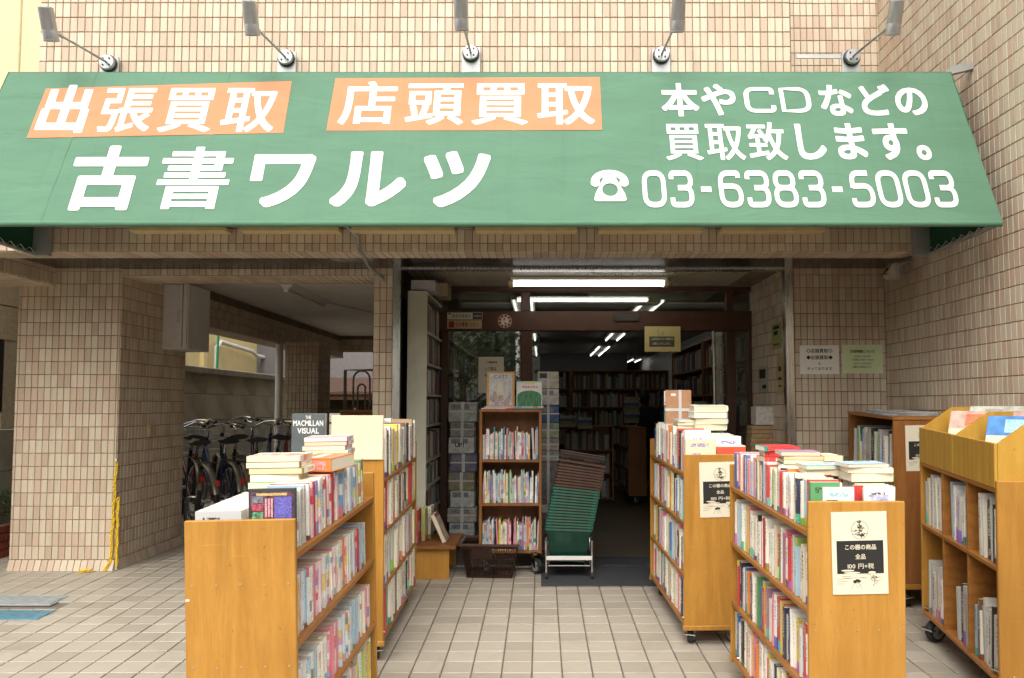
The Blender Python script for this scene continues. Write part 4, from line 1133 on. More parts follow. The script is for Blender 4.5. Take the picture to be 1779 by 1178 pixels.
# ------------------------------------------------------------------ books
def book_mat(name, rough=.45, text_amt=1.0, busy=0.0):
    """cover takes the object's colour; spine carries a column of print and a coloured foot band dealt per book"""
    m, nt, p = newmat(name)
    oi = nd(nt, 'ObjectInfo'); tc = nd(nt, 'TexCoord')
    sp = nd(nt, 'SeparateXYZ', None, Vector=tc.outputs['Object'])
    x, y, z = sp.outputs
    r = oi.outputs['Random']
    r2 = mth(nt, 'FRACT', mth(nt, 'MULTIPLY', r, 17.3)); r3 = mth(nt, 'FRACT', mth(nt, 'MULTIPLY', r, 53.7)); r4 = mth(nt, 'FRACT', mth(nt, 'MULTIPLY', r, 91.1))
    base = oi.outputs['Color']
    acc = nd(nt, 'CombineColor', {'mode': 'HSV'}, i0=r3, i1=mth(nt, 'MULTIPLY_ADD', r2, .5, .35), i2=mth(nt, 'MULTIPLY_ADD', r4, .6, .12)).outputs[0]
    onspine = mth(nt, 'LESS_THAN', y, .012)
    # foot band
    band = mth(nt, 'MULTIPLY', mth(nt, 'LESS_THAN', z, mth(nt, 'MULTIPLY', mth(nt, 'GREATER_THAN', r2, .62), mth(nt, 'MULTIPLY_ADD', r4, .22, .06))), 1.0)
    c = mixc(nt, band, base, acc)
    if busy:
        stripe = nd(nt, 'TexWhiteNoise', None, Vector=nd(nt, 'CombineXYZ', None, X=mth(nt, 'FLOOR', mth(nt, 'MULTIPLY', z, mth(nt, 'MULTIPLY_ADD', r3, 4.0, 4.0))), Y=mth(nt, 'MULTIPLY', r2, 60)).outputs[0])
        vivid = ramp(nt, stripe.outputs['Value'], [(0, (.86, .85, .82)), (.64, (.66, .04, .08)), (.71, (.82, .30, .44)), (.78, (.10, .30, .66)), (.84, (.84, .60, .08)), (.89, (.86, .85, .82)), (.94, (.22, .56, .64)), (.98, (.05, .05, .07))], 'CONSTANT')
        onc = mth(nt, 'MAXIMUM', mth(nt, 'GREATER_THAN', mth(nt, 'ABSOLUTE', x), .45), onspine)
        c = mixc(nt, mth(nt, 'MULTIPLY', mth(nt, 'GREATER_THAN', r4, .45), mth(nt, 'MULTIPLY', onc, busy)), c, vivid)
    # print: cells along the spine
    cell = nd(nt, 'CombineXYZ', None, X=mth(nt, 'FLOOR', mth(nt, 'MULTIPLY', x, 7.0)), Y=mth(nt, 'FLOOR', mth(nt, 'MULTIPLY', z, 62.0)), Z=mth(nt, 'MULTIPLY', r, 300)).outputs[0]
    wn_ = nd(nt, 'TexWhiteNoise', None, Vector=cell)
    glyph = mth(nt, 'GREATER_THAN', wn_.outputs['Value'], .46)
    row = mth(nt, 'GREATER_THAN', mth(nt, 'FRACT', mth(nt, 'MULTIPLY', z, mth(nt, 'MULTIPLY_ADD', r3, 9.0, 12.0))), .24)
    inx = mth(nt, 'LESS_THAN', mth(nt, 'ABSOLUTE', x), mth(nt, 'MULTIPLY_ADD', r4, .14, .20))
    lo = mth(nt, 'MULTIPLY_ADD', r2, .22, .30); hi = mth(nt, 'MULTIPLY_ADD', r3, -.12, .96)
    inz = mth(nt, 'MULTIPLY', mth(nt, 'GREATER_THAN', z, lo), mth(nt, 'LESS_THAN', z, hi))
    pub = mth(nt, 'MULTIPLY', mth(nt, 'GREATER_THAN', z, .07), mth(nt, 'LESS_THAN', z, mth(nt, 'MULTIPLY_ADD', r3, .08, .10)))
    k = mth(nt, 'MULTIPLY', mth(nt, 'MULTIPLY', glyph, row), mth(nt, 'MULTIPLY', inx, mth(nt, 'MAXIMUM', inz, pub)))
    k = mth(nt, 'MULTIPLY', mth(nt, 'MULTIPLY', k, onspine), text_amt)
    lum = nd(nt, 'RGBToBW', None, Color=base).outputs[0]
    dark = mixc(nt, mth(nt, 'GREATER_THAN', r4, .55 if not busy else .3), (.03, .028, .03), acc)
    ink = mixc(nt, mth(nt, 'LESS_THAN', lum, .13), dark, (.75, .70, .58))
    c = mixc(nt, k, c, ink)
    # front and back boards: a title block and a picture field
    side = mth(nt, 'GREATER_THAN', mth(nt, 'ABSOLUTE', x), .47)
    inpic = mth(nt, 'MULTIPLY', mth(nt, 'MULTIPLY', mth(nt, 'GREATER_THAN', y, .14), mth(nt, 'LESS_THAN', y, .86)), mth(nt, 'MULTIPLY', mth(nt, 'GREATER_THAN', z, mth(nt, 'MULTIPLY_ADD', r3, .2, .1)), mth(nt, 'LESS_THAN', z, mth(nt, 'MULTIPLY_ADD', r2, .2, .5))))
    pn = nd(nt, 'TexNoise', None, Vector=nd(nt, 'VectorMath', {'operation': 'ADD'}, i0=tc.outputs['Object'], i1=nd(nt, 'CombineXYZ', None, X=mth(nt, 'MULTIPLY', r, 50), Y=mth(nt, 'MULTIPLY', r2, 30)).outputs[0]).outputs[0], Scale=4.5, Detail=4.0)
    pc1 = mixc(nt, ramp(nt, pn.outputs['Fac'], [(.40, (0, 0, 0)), (.55, (1, 1, 1))]), acc, (.78, .72, .60))
    c = mixc(nt, mth(nt, 'MULTIPLY', mth(nt, 'MULTIPLY', side, inpic), mth(nt, 'GREATER_THAN', r4, .35)), c, pc1)
    cell2 = nd(nt, 'CombineXYZ', None, X=mth(nt, 'FLOOR', mth(nt, 'MULTIPLY', y, 24.0)), Y=mth(nt, 'FLOOR', mth(nt, 'MULTIPLY', z, 40.0)), Z=mth(nt, 'MULTIPLY', r, 200)).outputs[0]
    tl = mth(nt, 'MULTIPLY', mth(nt, 'GREATER_THAN', nd(nt, 'TexWhiteNoise', None, Vector=cell2).outputs['Value'], .42), mth(nt, 'MULTIPLY', mth(nt, 'MULTIPLY', mth(nt, 'GREATER_THAN', y, .16), mth(nt, 'LESS_THAN', y, mth(nt, 'MULTIPLY_ADD', r4, .4, .5))), mth(nt, 'MULTIPLY', mth(nt, 'GREATER_THAN', z, .78), mth(nt, 'LESS_THAN', z, mth(nt, 'MULTIPLY_ADD', r3, .06, .84)))))
    c = mixc(nt, mth(nt, 'MULTIPLY', side, tl), c, ink)
    # rubbed edges and yellowing
    nz = nd(nt, 'TexNoise', None, Vector=tc.outputs['Object'], Scale=5.0, Detail=5.0, W=r) if False else nd(nt, 'TexNoise', None, Vector=tc.outputs['Object'], Scale=6.0, Detail=5.0)
    c = mixc(nt, mth(nt, 'MULTIPLY', nz.outputs['Fac'], .10), c, (.62, .52, .36))
    nt.links.new(c, p.inputs['Base Color'])
    p.inputs['Roughness'].default_value = rough
    p.inputs['Specular IOR Level'].default_value = .4
    return m
M_COVER = book_mat('book_cover')
M_MANGA = book_mat('comic_cover', .3, .9, .75)
M_PICTURE = book_mat('picture_book_cover', .3, .9, .45)
m, nt, p = newmat('page_edges')
tc = nd(nt, 'TexCoord')
st = nd(nt, 'TexNoise', None, Vector=nd(nt, 'Mapping', None, Vector=tc.outputs['Object'], Scale=(90, 1.5, 1.5)).outputs[0], Scale=1.0, Detail=2.0)
oi = nd(nt, 'ObjectInfo')
c = ramp(nt, oi.outputs['Random'], [(0, (.72, .64, .46)), (.3, (.78, .74, .62)), (.6, (.66, .54, .36)), (1, (.80, .76, .66))])
c = mixc(nt, .5, c, ramp(nt, st.outputs['Fac'], [(.3, (.30, .30, .30)), (.7, (.62, .62, .62))]), 'OVERLAY')
nt.links.new(c, p.inputs['Base Color']); p.inputs['Roughness'].default_value = .85
M_PAGE = m

def book_mesh(name, cover, rounded, overhang):
    """unit book: thickness x -.5..+.5, spine at y = 0, fore-edge y = 1, height z 0..1"""
    b = MB(); t = .06; o = overhang
    b.box(-.5, -.5 + t, .0, 1, 0, 1); b.box(.5 - t, .5, .0, 1, 0, 1)
    n = 5; pts = []
    for i in range(n + 1):
        u = -1 + 2 * i / n
        pts.append((u * .5, -(rounded * (1 - u * u))))
    vs_ = [(x, y, 0) for x, y in pts] + [(x, y, 1) for x, y in pts] + [(x, .02, 0) for x, y in pts] + [(x, .02, 1) for x, y in pts]
    k = n + 1
    b.add(vs_, [(i, i + 1, k + i + 1, k + i) for i in range(n)] + [(i, 2 * k + i, 2 * k + i + 1, i + 1) for i in range(n)] + [(k + i, k + i + 1, 3 * k + i + 1, 3 * k + i) for i in range(n)])
    b.box(-.5 + t, .5 - t, .02, 1 - o, o * .6, 1 - o * .6, 1)
    return b.mesh(name, [cover, M_PAGE])
BK = {'soft': book_mesh('softback', M_COVER, 0, .004), 'hard': book_mesh('hardback', M_COVER, .02, .022), 'manga': book_mesh('manga', M_MANGA, 0, .003), 'pic': book_mesh('picture', M_PICTURE, .004, .014)}
CN = {'white': (.88, .87, .83), 'cream': (.76, .69, .52), 'ivory': (.84, .81, .71), 'pale grey': (.58, .58, .56), 'tan': (.48, .34, .20), 'yellow': (.72, .55, .10), 'orange': (.78, .22, .05), 'red': (.62, .04, .05), 'pink': (.80, .26, .36),
      'blue': (.07, .16, .45), 'pale blue': (.40, .58, .72), 'green': (.08, .30, .13), 'lime': (.42, .58, .14), 'navy': (.025, .035, .10), 'brown': (.20, .10, .05), 'black': (.025, .024, .026), 'mauve': (.38, .22, .34), 'maroon': (.22, .03, .05), 'teal': (.05, .30, .33)}
def pal(s):
    out = []
    for w in s.split(','):
        a, b = w.strip().rsplit(' ', 1); out += [a] * int(b)
    return out
P_PLAIN = pal('white 9,cream 7,ivory 7,pale grey 3,tan 2,yellow 1,red 1,navy 1,black 1,green 1,brown 1,maroon 1,pale blue 1')
P_PAPER = pal('white 9,ivory 5,cream 5,pale grey 1,pale blue 2,pink 3,red 2,yellow 2,blue 2,green 1,lime 1,orange 1,black 1,mauve 1,navy 1')
P_MANGA = pal('white 12,pink 3,red 2,pale blue 3,blue 1,yellow 2,orange 1,lime 1,mauve 1,pale grey 2,black 1,ivory 3')
P_PIC = pal('white 5,ivory 3,red 2,pale blue 3,blue 2,yellow 3,lime 2,green 2,pink 2,orange 1,mauve 1,navy 1,teal 2')
def mkbook(mesh, name, M, th, dp, ht, colname, label, cat, group, rnd, col=None):
    """place one book: M maps the unit book's frame (x thickness, y depth, z height) to the world"""
    o = bpy.data.objects.new(name, BK[mesh]); COL.objects.link(o)
    o.matrix_world = M @ Matrix.Diagonal((th, dp, ht, 1))
    c = col or CN[colname]
    k = rnd.uniform(.88, 1.06)
    o.color = (min(1, c[0] * k), min(1, c[1] * k * rnd.uniform(.97, 1.02)), min(1, c[2] * k * rnd.uniform(.92, 1.02)), 1)
    return tag(o, label, cat, group)

NBOOK = [0]
spines = MB()
def fill_row(M0, L, where, rnd, style, face=1, name='book', kind='book', group='books', z=0.0, avail=.23, gapp=.05, start=0.0, lean_end=True, endname='near end', reverse=False):
    """stand books along local +Y from start to L; spines face local +x (face=1) or -x (face=-1). M0: row frame -> world"""
    y, n = start, 0
    mesh, palt, tr, hr, dr = style
    prev = None
    out = []
    runcol, run = None, 0
    while True:
        th = rnd.uniform(*tr) * (rnd.choice((1, 1, 1, 1.35)) if mesh != 'manga' else 1)
        if y + th > L: break
        if run <= 0 or mesh != 'manga':
            runcol = rnd.choice(palt); run = rnd.randint(2, 7); hh = rnd.uniform(*hr)
        run -= 1
        ht = min((hh if mesh == 'manga' else rnd.uniform(*hr)) * rnd.uniform(.99, 1.01), avail)
        dp = rnd.uniform(*dr)
        lean = rnd.gauss(0, .012)
        if rnd.random() < gapp: y += rnd.uniform(.004, .02); lean = rnd.choice((-1, 1)) * rnd.uniform(.02, .06)
        push = rnd.uniform(0, .012) if rnd.random() < .85 else rnd.uniform(.01, .03)
        out.append((y, th, dp, ht, lean, push, runcol))
        y += th + rnd.uniform(.0003, .0015)
    N_ = len(out)
    for i, (y, th, dp, ht, lean, push, cn) in enumerate(out):
        n = (N_ - i) if reverse else i + 1
        # unit book frame: x (thickness) -> row y; y (into shelf) -> -face*x ; z up
        B = Matrix(((0, -face, 0, -face * push), (1, 0, 0, y + th / 2), (0, 0, 1, z + .0008), (0, 0, 0, 1)))
        S = Matrix.Rotation(lean, 4, 'X')
        ms = mesh if mesh != 'mix' else ('hard' if rnd.random() < .5 else 'soft')
        mkbook(ms, name, M0 @ Matrix.Translation((0, 0, abs(lean) * th * .5)) @ B @ Matrix.Translation((0, 0, 0)) @ Matrix.Rotation(lean, 4, 'Y'), th, dp, ht, cn, f'{cn} {kind}, {ORD(n)} from the {endname}, {where}', kind.split()[-1], group, rnd)
        NBOOK[0] += 1
S_MANGA = ('manga', P_MANGA, (.0125, .0185), (.172, .184), (.112, .13))
S_BUNKO = ('soft', P_PAPER, (.011, .020), (.150, .178), (.10, .11))
S_SOFT = ('mix', P_PAPER, (.012, .026), (.17, .215), (.12, .145))
S_HARD = ('mix', P_PLAIN, (.014, .032), (.185, .235), (.125, .15))
S_PIC = ('pic', P_PIC, (.006, .016), (.18, .245), (.18, .20))

def stack(M0, specs, where, rnd, group, kind='book'):
    """books lying flat on one another; M0 frame: x right, y away, z up; fore-edge or spine towards -y"""
    z = 0
    N_ = len(specs)
    for i, (mesh, cn, th, w, d, rz, flip) in enumerate(specs):
        # unit x (thickness) -> z ; unit y (depth) -> +-x or y ; unit z (height) -> other
        dx, dy = rnd.uniform(-.006, .006), rnd.uniform(-.006, .006)
        base = Matrix(((0, 0, 1, -w / 2 + dx), (0, 1, 0, dy), (-1, 0, 0, z + th / 2), (0, 0, 0, 1)))
        if flip == 1:      # fore-edge to the viewer
            base = Matrix(((0, 0, -1, w / 2 + dx), (0, -1, 0, d + dy), (-1, 0, 0, z + th / 2), (0, 0, 0, 1)))
        if flip == 2:      # head of the book (page tops) to the viewer, spine to the right
            base = Matrix(((0, -1, 0, w / 2 + dx), (0, 0, 1, dy), (-1, 0, 0, z + th / 2), (0, 0, 0, 1)))
        a, b = (d, w) if flip != 2 else (w, d)
        M = M0 @ Matrix.Rotation(R(rz), 4, 'Z') @ base
        pos = 'top' if i == N_ - 1 else ('bottom' if i == 0 else ORD(i + 1) + ' from bottom')
        mkbook(mesh, 'book', M, th, a, b, cn, f'{cn} {kind} lying {pos} of {where}', 'book', group, rnd)
        NBOOK[0] += 1
        z += th + .0008
    return z

# ------------------------------------------------------------------ shelf carts
CL, CW, CH = 1.12, .333, 1.04
SH = (.935, .665, .385, .125)
scr = MB().lathe([(.0042, 0), (.0042, .0008), (.002, .0012)], n=8, M=Matrix.Rotation(R(90), 4, 'X')).mesh('screw', mat('dull_screw', (.42, .30, .16), .5, .3))
wheelm = MB().lathe([(.012, -.016), (.042, -.016), (.046, -.010), (.046, .010), (.042, .016), (.012, .016)], n=22, M=Matrix.Rotation(R(90), 4, 'Y')).mesh('wheel', M_RUBBER, True)
hubm = MB().lathe([(.031, -.018), (.031, .018)], n=16, M=Matrix.Rotation(R(90), 4, 'Y')).mesh('hub', M_GALV, True)
fk = MB(); fk.bbox(-.045, .045, -.04, .04, .088, .094, .001); fk.lathe([(.03, .07), (.026, .088)], n=14)
for s in (-1, 1): fk.prism([(-.02, .075), (.026, .075), (.012 - .028, -.008), (-.034, -.008)], 'x', s * .022 - .0015, s * .022 + .0015)
fk.box(-.03, .03, -.075, -.05, .008, .014)
forkm = fk.mesh('fork', M_CHROME)
def caster(t, x, y, z0, rz, big=1.0):
    f = obj('caster', forkm, t, Matrix.Translation((x, y, z0 + .046 * big)) @ Matrix.Rotation(rz, 4, 'Z') @ Matrix.Scale(big, 4))
    w = obj('wheel', wheelm, f, Matrix.Translation((0, -.022, 0)))
    obj('hub', hubm, f, Matrix.Translation((0, -.022, 0)))

def cart(label, x, y, rz, ry=0., screws=True, L=CL):
    """near end panel at local y=0, centred on x; floor at local z=0"""
    loc = (x, y, gz(y)); rot = (math.atan(SLOPE), ry, rz)
    t = thing('book_cart', label, 'cart', loc, rot, 'wooden book carts in front of the shop')
    w = CW / 2
    MB().bbox(-w, w, 0, .018, .10, CH, .0025).build('end_panel', M_PLY, t)
    MB().bbox(-w, w, L - .018, L, .10, CH, .0025).build('end_panel', M_PLY, t)
    MB().bbox(-w - .006, w + .006, -.003, .024, .086, .112, .003).build('base_rail', M_PLY, t)
    MB().bbox(-w - .006, w + .006, L - .024, L + .003, .086, .112, .003).build('base_rail', M_PLY, t)
    MB().box(-.004, .004, .019, L - .019, .13, .92).build('divider', M_PLYH, t)
    for z in SH:
        MB().bbox(-w + .001, w - .001, .0185, L - .0185, z - .02, z, .002).build('shelf', M_PLYH, t)
    for s in (-1, 1):
        for yy in (.09, L - .09):
            caster(t, s * (w - .06), yy, 0, R(20 * s + (180 if yy > .5 else 0)))
    if screws:
        for z in (CH - .195, .62 if False else .60, .36, .16):
            for i in range(5):
                if z > .9 and 0 < i < 4: continue
                obj('screw', scr, t, Matrix.Translation((-w + .022 + i * (CW - .044) / 4, -.0002, z + random.uniform(-.003, .003))))
    return t, mat_of(loc, rot)

def poster(t, x0, x1, z0, z1, M=Matrix(), label=None):
    """cream price sheet: ship roundel, black panel with three lines, line-drawn cloud, pine and head; on the local -Y face"""
    w, h = (x1 - x0) / 2, (z1 - z0) / 2
    cx_, cz = (x0 + x1) / 2, (z0 + z1) / 2
    T = Matrix.Translation((cx_, -.0022, cz)) @ Matrix.Rotation(R(-1.2), 4, 'Y')
    p = obj('price_sheet', MB().box(-w, w, -.0008, .0015, -h, h).mesh('price_sheet', M_PAPER), t, M @ T)
    D = M_INK
    MB().box(-.83 * w, .85 * w, -.0014, -.0008, -.50 * h, .30 * h).build('black_panel', D, p)
    Q = Matrix.Translation((0, -.0016, 0))
    for s, y, ww, hh in (('この棚の商品', .145, 1.16, .135), ('全品', -.085, .38, .135), ('100 円+税', -.315, .96, .14)):
        text(p, s, M_PAPER, (.02 * w, y * h), ww * w, hh * h * 1.0, .016 if s[0] != '1' else .006, 0, Q, lift=.0003)
    a = MB()
    def ln(pts, wd, y=-.0012): ribbon(a, [Vector((u * w, v * h)) for u, v in pts], wd * w, False, y)
    ln([(.02 + .30 * math.cos(i * .2618), .56 + .225 * math.sin(i * .2618)) for i in range(25)], .012)
    rn = random.Random(5)
    for (u, v, du, dv, n) in ((0, .70, .07, .07, 16), (.06, .61, .10, .03, 10), (-.05, .53, .16, .03, 14), (.05, .45, .14, .03, 22), (.08, .42, .10, .025, 14)):
        for i in range(n):
            p0 = (u + rn.uniform(-du, du), v + rn.uniform(-dv, dv)); ln([p0, (p0[0] + rn.uniform(-.09, .09), p0[1] + rn.uniform(-.03, .03))], rn.uniform(.016, .032), -.0012 - i * .00001)
    ln([(-.25, .46), (-.1, .47), (.02, .445), (.3, .47)], .014, -.00135)
    ln([(.02, .80), (.02, .62)], .02, -.00136)
    for k, (u, v, L_) in enumerate(((-.5, -.56, .35), (-.6, -.62, .5), (-.35, -.60, .5), (-.62, -.68, .4), (-.7, -.74, .3), (.1, -.60, .3))):
        ln([(u - L_ / 2, v), (u + L_ / 2, v)], .009, -.0013 - k * .00001)
    for i in range(46):
        u, v = .50 + rn.gauss(0, .16), -.62 + rn.gauss(0, .055)
        ln([(u, v), (u + rn.uniform(-.08, .08), v + rn.uniform(-.025, .025))], .010, -.0013 - i * .00001)
    ln([(.50, -.66), (.52, -.74), (.44, -.80)], .016, -.0014); ln([(.60, -.68), (.58, -.78)], .014, -.00141)
    for k, (u, v) in enumerate(((-.20, -.69), (-.12, -.665), (-.06, -.68))):
        ps = [(u + .07 * math.cos(i), v + .035 * math.sin(i)) for i in [2 * math.pi * j / 10 for j in range(10)]]
        a.add([(x_ * w, -.0015 - k * .0001, z_ * h) for x_, z_ in ps], [tuple(range(10))])
    for pts in ([(-.28, -.78), (-.22, -.73), (-.10, -.72)], [(-.10, -.72), (-.02, -.76), (.03, -.86)], [(-.28, -.78), (-.33, -.88)], [(-.16, -.78), (-.10, -.84), (-.05, -.80)]): ln(pts, .010, -.0014)
    tag(a.build('line_drawing', D, p), kind='stuff')
    b = MB()
    for u, v, du, dv in ((-.45, -.42, .24, .022), (-.30, -.475, .30, .022), (.42, -.475, .14, .03)):
        ps = [(u + du * math.cos(i), v + dv * math.sin(i)) for i in [2 * math.pi * j / 16 for j in range(16)]]
        b.add([(x_ * w, -.0019, z_ * h) for x_, z_ in ps], [tuple(range(16))])
    b.build('cloud_print', M_PAPER, p)
    return p

rnd = random.Random(21)
w2 = CW / 2
# ---- front left cart: comics on the aisle side
GA = 'comics and books on the front left cart'
X1 = (at(330, 900, 2.4).x + at(518, 900, 2.4).x) / 2
cA, MA = cart('orange plywood cart full of comics, front left, plain end panel', X1 + .022, 2.40, 0, -.020)
MB().box(-w2 + .003, -w2 + .014, -.0008, .0, .80, .806).build('tape_scrap', M_PAPERW, cA); MB().box(w2 - .05, w2 - .035, -.0008, .0, .47, .476, M=Matrix.Rotation(.02, 4, 'Y')).build('tape_scrap', M_PAPERW, cA)
for k, (z, nm) in enumerate(zip(SH, ('top shelf', 'second shelf', 'third shelf', 'lowest shelf'))):
    if k == 3: st_, kd = S_SOFT, 'book'
    elif k == 1 or k == 2 or k == 0: st_, kd = S_MANGA, 'comic volume'
    fill_row(MA @ Matrix.Translation((w2 - .012, 0, 0)), CL - (.12 if k in (0, 1) else .03), f'{nm}, front left cart', rnd, st_, 1, 'comic_volume' if k < 3 else 'book', kd, GA, z, .235, .03, .05 if k == 0 else .026)
# disc cases standing in the other half of the top
for i in range(34):
    Y_ = .05 + i * .0118
    o = obj('disc_case', BK['soft'], None)
    o.matrix_world = MA @ Matrix.Translation((-w2 + .012 + rnd.uniform(0, .004), Y_, SH[0] + .001)) @ Matrix.Rotation(-.03, 4, 'X') @ Matrix(((0, 1, 0, 0), (1, 0, 0, 0), (0, 0, 1, 0), (0, 0, 0, 1))) @ Matrix.Diagonal((.0098, .142, .124, 1))
    o.color = (.74, .73, .70, 1) if rnd.random() < .8 else (.5, .52, .55, 1)
    tag(o, f'white disc case, {ORD(i + 1)} from the near end, front left cart', 'disc case', 'disc cases on the front left cart')
# film case with a printed back standing at the near end
dv = thing('film_case', 'dark film case with printed back propped at the near end of the front left cart', 'disc case', tuple(MA @ Vector((.022, .024, SH[0] + .002))), (math.atan(SLOPE) - .04, -.022, 0))
ww, hh = .133, .182
MB().bbox(-.005, ww + .006, 0, .014, -.004, hh + .010, .002).build('case', mat('dark_clear_plastic', (.05, .055, .06), .2), dv)
MB().box(.002, ww, -.0006, .0004, .002, hh).build('sleeve', mat('sleeve_dark', (.10, .05, .07), .3, var=.9, scale=60), dv)
MB().box(.075, ww - .006, -.0012, -.0007, .10, hh - .016).build('blue_text_block', mat('sleeve_blue', (.13, .12, .42), .3, var=.6, scale=220), dv)
for i in range(3): MB().box(.046 + i * .009, .052 + i * .009, -.0012, -.0007, .105, hh - .02).build('title_column', mat('sleeve_pink', (.62, .30, .34), .3, var=.6, scale=300), dv)
for i in range(3): MB().box(.006, .040, -.0012, -.0007, .100 + i * .024, .121 + i * .024).build('still_picture', mat(f'still_{i}', ((.10, .25, .14), (.35, .07, .10), (.16, .16, .20))[i], .3, var=.95, scale=120), dv)
MB().box(.02, ww - .02, -.0012, -.0007, hh - .012, hh - .004).build('title_line', mat('sleeve_gold', (.5, .36, .16), .3, var=.6, scale=200), dv)
# stacks on top of the comics
zt = SH[0] + .187
stack(MA @ Matrix.Translation((.005, .30, zt - .03)), [('soft', 'teal', .02, .165, .11, 4, 2), ('soft', 'tan', .026, .165, .12, 3, 2), ('manga', 'ivory', .02, .185, .12, -3, 2), ('manga', 'ivory', .02, .185, .12, -2, 2), ('manga', 'white', .02, .187, .12, -3, 2)], 'the near stack on the front left cart', rnd, 'books stacked on the front left cart')
stack(MA @ Matrix.Translation((.085, .47, zt + .002)), [('soft', 'orange', .048, .145, .20, -10, 0)], 'the orange pile on the front left cart', rnd, 'books stacked on the front left cart')
stack(MA @ Matrix.Translation((.055, .74, zt + .002)), [('manga', 'white', .0165, .17, .12, i - 3, 2) for i in range(6)], 'the far white stack on the front left cart', rnd, 'books stacked on the front left cart')

# ---- second left cart: larger plain books
GB = 'books on the rear left cart'
cB, MB_ = cart('orange plywood cart of tall old books behind the comics cart', at(668, 900, 4.05).x - w2, 4.05, R(.5), 0, False)
for z, nm in zip(SH, ('top shelf', 'second shelf', 'third shelf', 'lowest shelf')):
    st_ = ('mix', P_PLAIN, (.018, .044), (.21, .262), (.15, .165))
    fill_row(MB_ @ Matrix.Translation((w2 - .004, 0, 0)), CL + .03 - .03, f'{nm}, rear left cart', rnd, st_, 1, 'book', 'book', GB, z, .262 if z < .9 else .29, .06, .03)
# big pale book facing the street at the near end, and the grey dictionary
cbk = thing('book', 'large cream book with its cover facing the street on the rear left cart', 'book', tuple(MB_ @ Vector((-.10, -.012, SH[0] + .106))), (math.atan(SLOPE) - .03, 0, R(1)), GB)
MB().bbox(0, .262, 0, .003, 0, .225, .001).build('front_cover', mat('cream_cloth', (.72, .62, .44), .8, var=.07, scale=9), cbk)
MB().box(.003, .258, .003, .026, .003, .222).build('pages', M_PAPERW, cbk)
MB().bbox(0, .262, .026, .029, 0, .225, .001).build('back_cover', MATS['cream_cloth'], cbk)
dp_ = MB_ @ Vector((-.25, .10, SH[0] + .17))
pg_ = thing('dictionary', 'grey dictionary with white capital letters standing at the rear left cart', 'book', tuple(dp_), (.02, 0, 0))
MB().bbox(-.088, .088, 0, .006, -.10, .165, .001).build('front_cover', mat('slate_cover', (.10, .12, .125), .4), pg_)
MB().box(-.086, .084, .006, .040, -.10, .162).build('pages', M_PAPERW, pg_)
MB().bbox(-.088, .088, .040, .045, -.10, .165, .001).build('back_cover', MATS['slate_cover'], pg_)
for s, zz, ww, hh in (('THE', .147, .030, .024), ('MACMILLAN', .117, .160, .040), ('VISUAL', .077, .115, .040)):
    text(pg_, s, M_LETTER, (0, zz), ww, hh, .025, 0, lift=.0008)
tg = MB().box(-.028, .028, -.0006, 0, -.018, .018).build('price_tag', mat('yellow_orange_card', (.85, .52, .14), .8)); tg.location = MB_ @ Vector((-.085, -.013, SH[0] + .215))
tag(tg, 'small yellow orange card tag in front of the cream book', 'price tag')
stack(MB_ @ Matrix.Translation((-.02, .62, SH[0] + .255)), [('hard', 'white', .02, .2, .15, 8, 0)], 'the white pile on the rear left cart', rnd, 'books lying on the rear left cart')
stack(MB_ @ Matrix.Translation((-.05, .38, SH[0] + .262)), [('hard', 'lime', .016, .17, .2, -6, 1)], 'the lime pile on the rear left cart', rnd, 'books lying on the rear left cart')

# ---- front right cart: paperbacks, price sheet on the end
GC = 'books on the front right cart'
X3 = (at(1398, 870, 2.74).x + at(1562, 870, 2.74).x) / 2
cC, MC = cart('orange plywood cart of paperbacks with a price sheet, front right', X3, 2.74, 0)
for k, (z, nm) in enumerate(zip(SH, ('top shelf', 'second shelf', 'third shelf', 'lowest shelf'))):
    fill_row(MC @ Matrix.Translation((-w2 + .012, 0, 0)), CL - .03, f'{nm}, front right cart', rnd, (S_BUNKO, S_SOFT, S_SOFT, S_SOFT)[k], -1, 'paperback', 'paperback', GC, z, .225, .03, .026)
fill_row(MC @ Matrix.Translation((w2 - .012, 0, 0)), CL - .05, 'outer top row, front right cart', rnd, S_BUNKO, 1, 'paperback', 'paperback', GC, SH[0], .15, .03, .026)
pa = lambda px, py: ((px - 1398) / 164 * CW - w2, CH - (py - 862) / 164 * CW)
poster(cC, pa(1437, 0)[0], pa(1531, 0)[0], pa(0, 1018)[1], pa(0, 879)[1])
ztC = SH[0] + .172
stack(MC @ Matrix.Translation((-.07, .60, ztC)), [('soft', 'red', .022, .15, .105, 4, 0), ('soft', 'red', .022, .15, .105, -2, 0), ('soft', 'red', .02, .15, .105, 5, 0)], 'the red stack on the front right cart', rnd, 'books stacked on the front right cart')
stack(MC @ Matrix.Translation((-.05, .40, ztC)), [('soft', 'navy', .015, .155, .105, -7, 2), ('soft', 'black', .015, .155, .105, -5, 2), ('soft', 'navy', .015, .155, .105, -8, 2), ('soft', 'mauve', .015, .155, .105, -3, 2)], 'the dark stack on the front right cart', rnd, 'books stacked on the front right cart')
stack(MC @ Matrix.Translation((-.02, .22, ztC - .004)), [('soft', 'tan', .02, .155, .105, -5, 2), ('soft', 'pale blue', .014, .15, .105, 3, 2)], 'the middle pair on the front right cart', rnd, 'books stacked on the front right cart')
stack(MC @ Matrix.Translation((.10, .12, ztC - .016)), [('soft', 'tan', .03, .155, .11, 3, 2), ('soft', 'ivory', .02, .16, .11, -4, 2), ('soft', 'pale blue', .012, .155, .105, 6, 2)], 'the near right stack on the front right cart', rnd, 'books stacked on the front right cart')
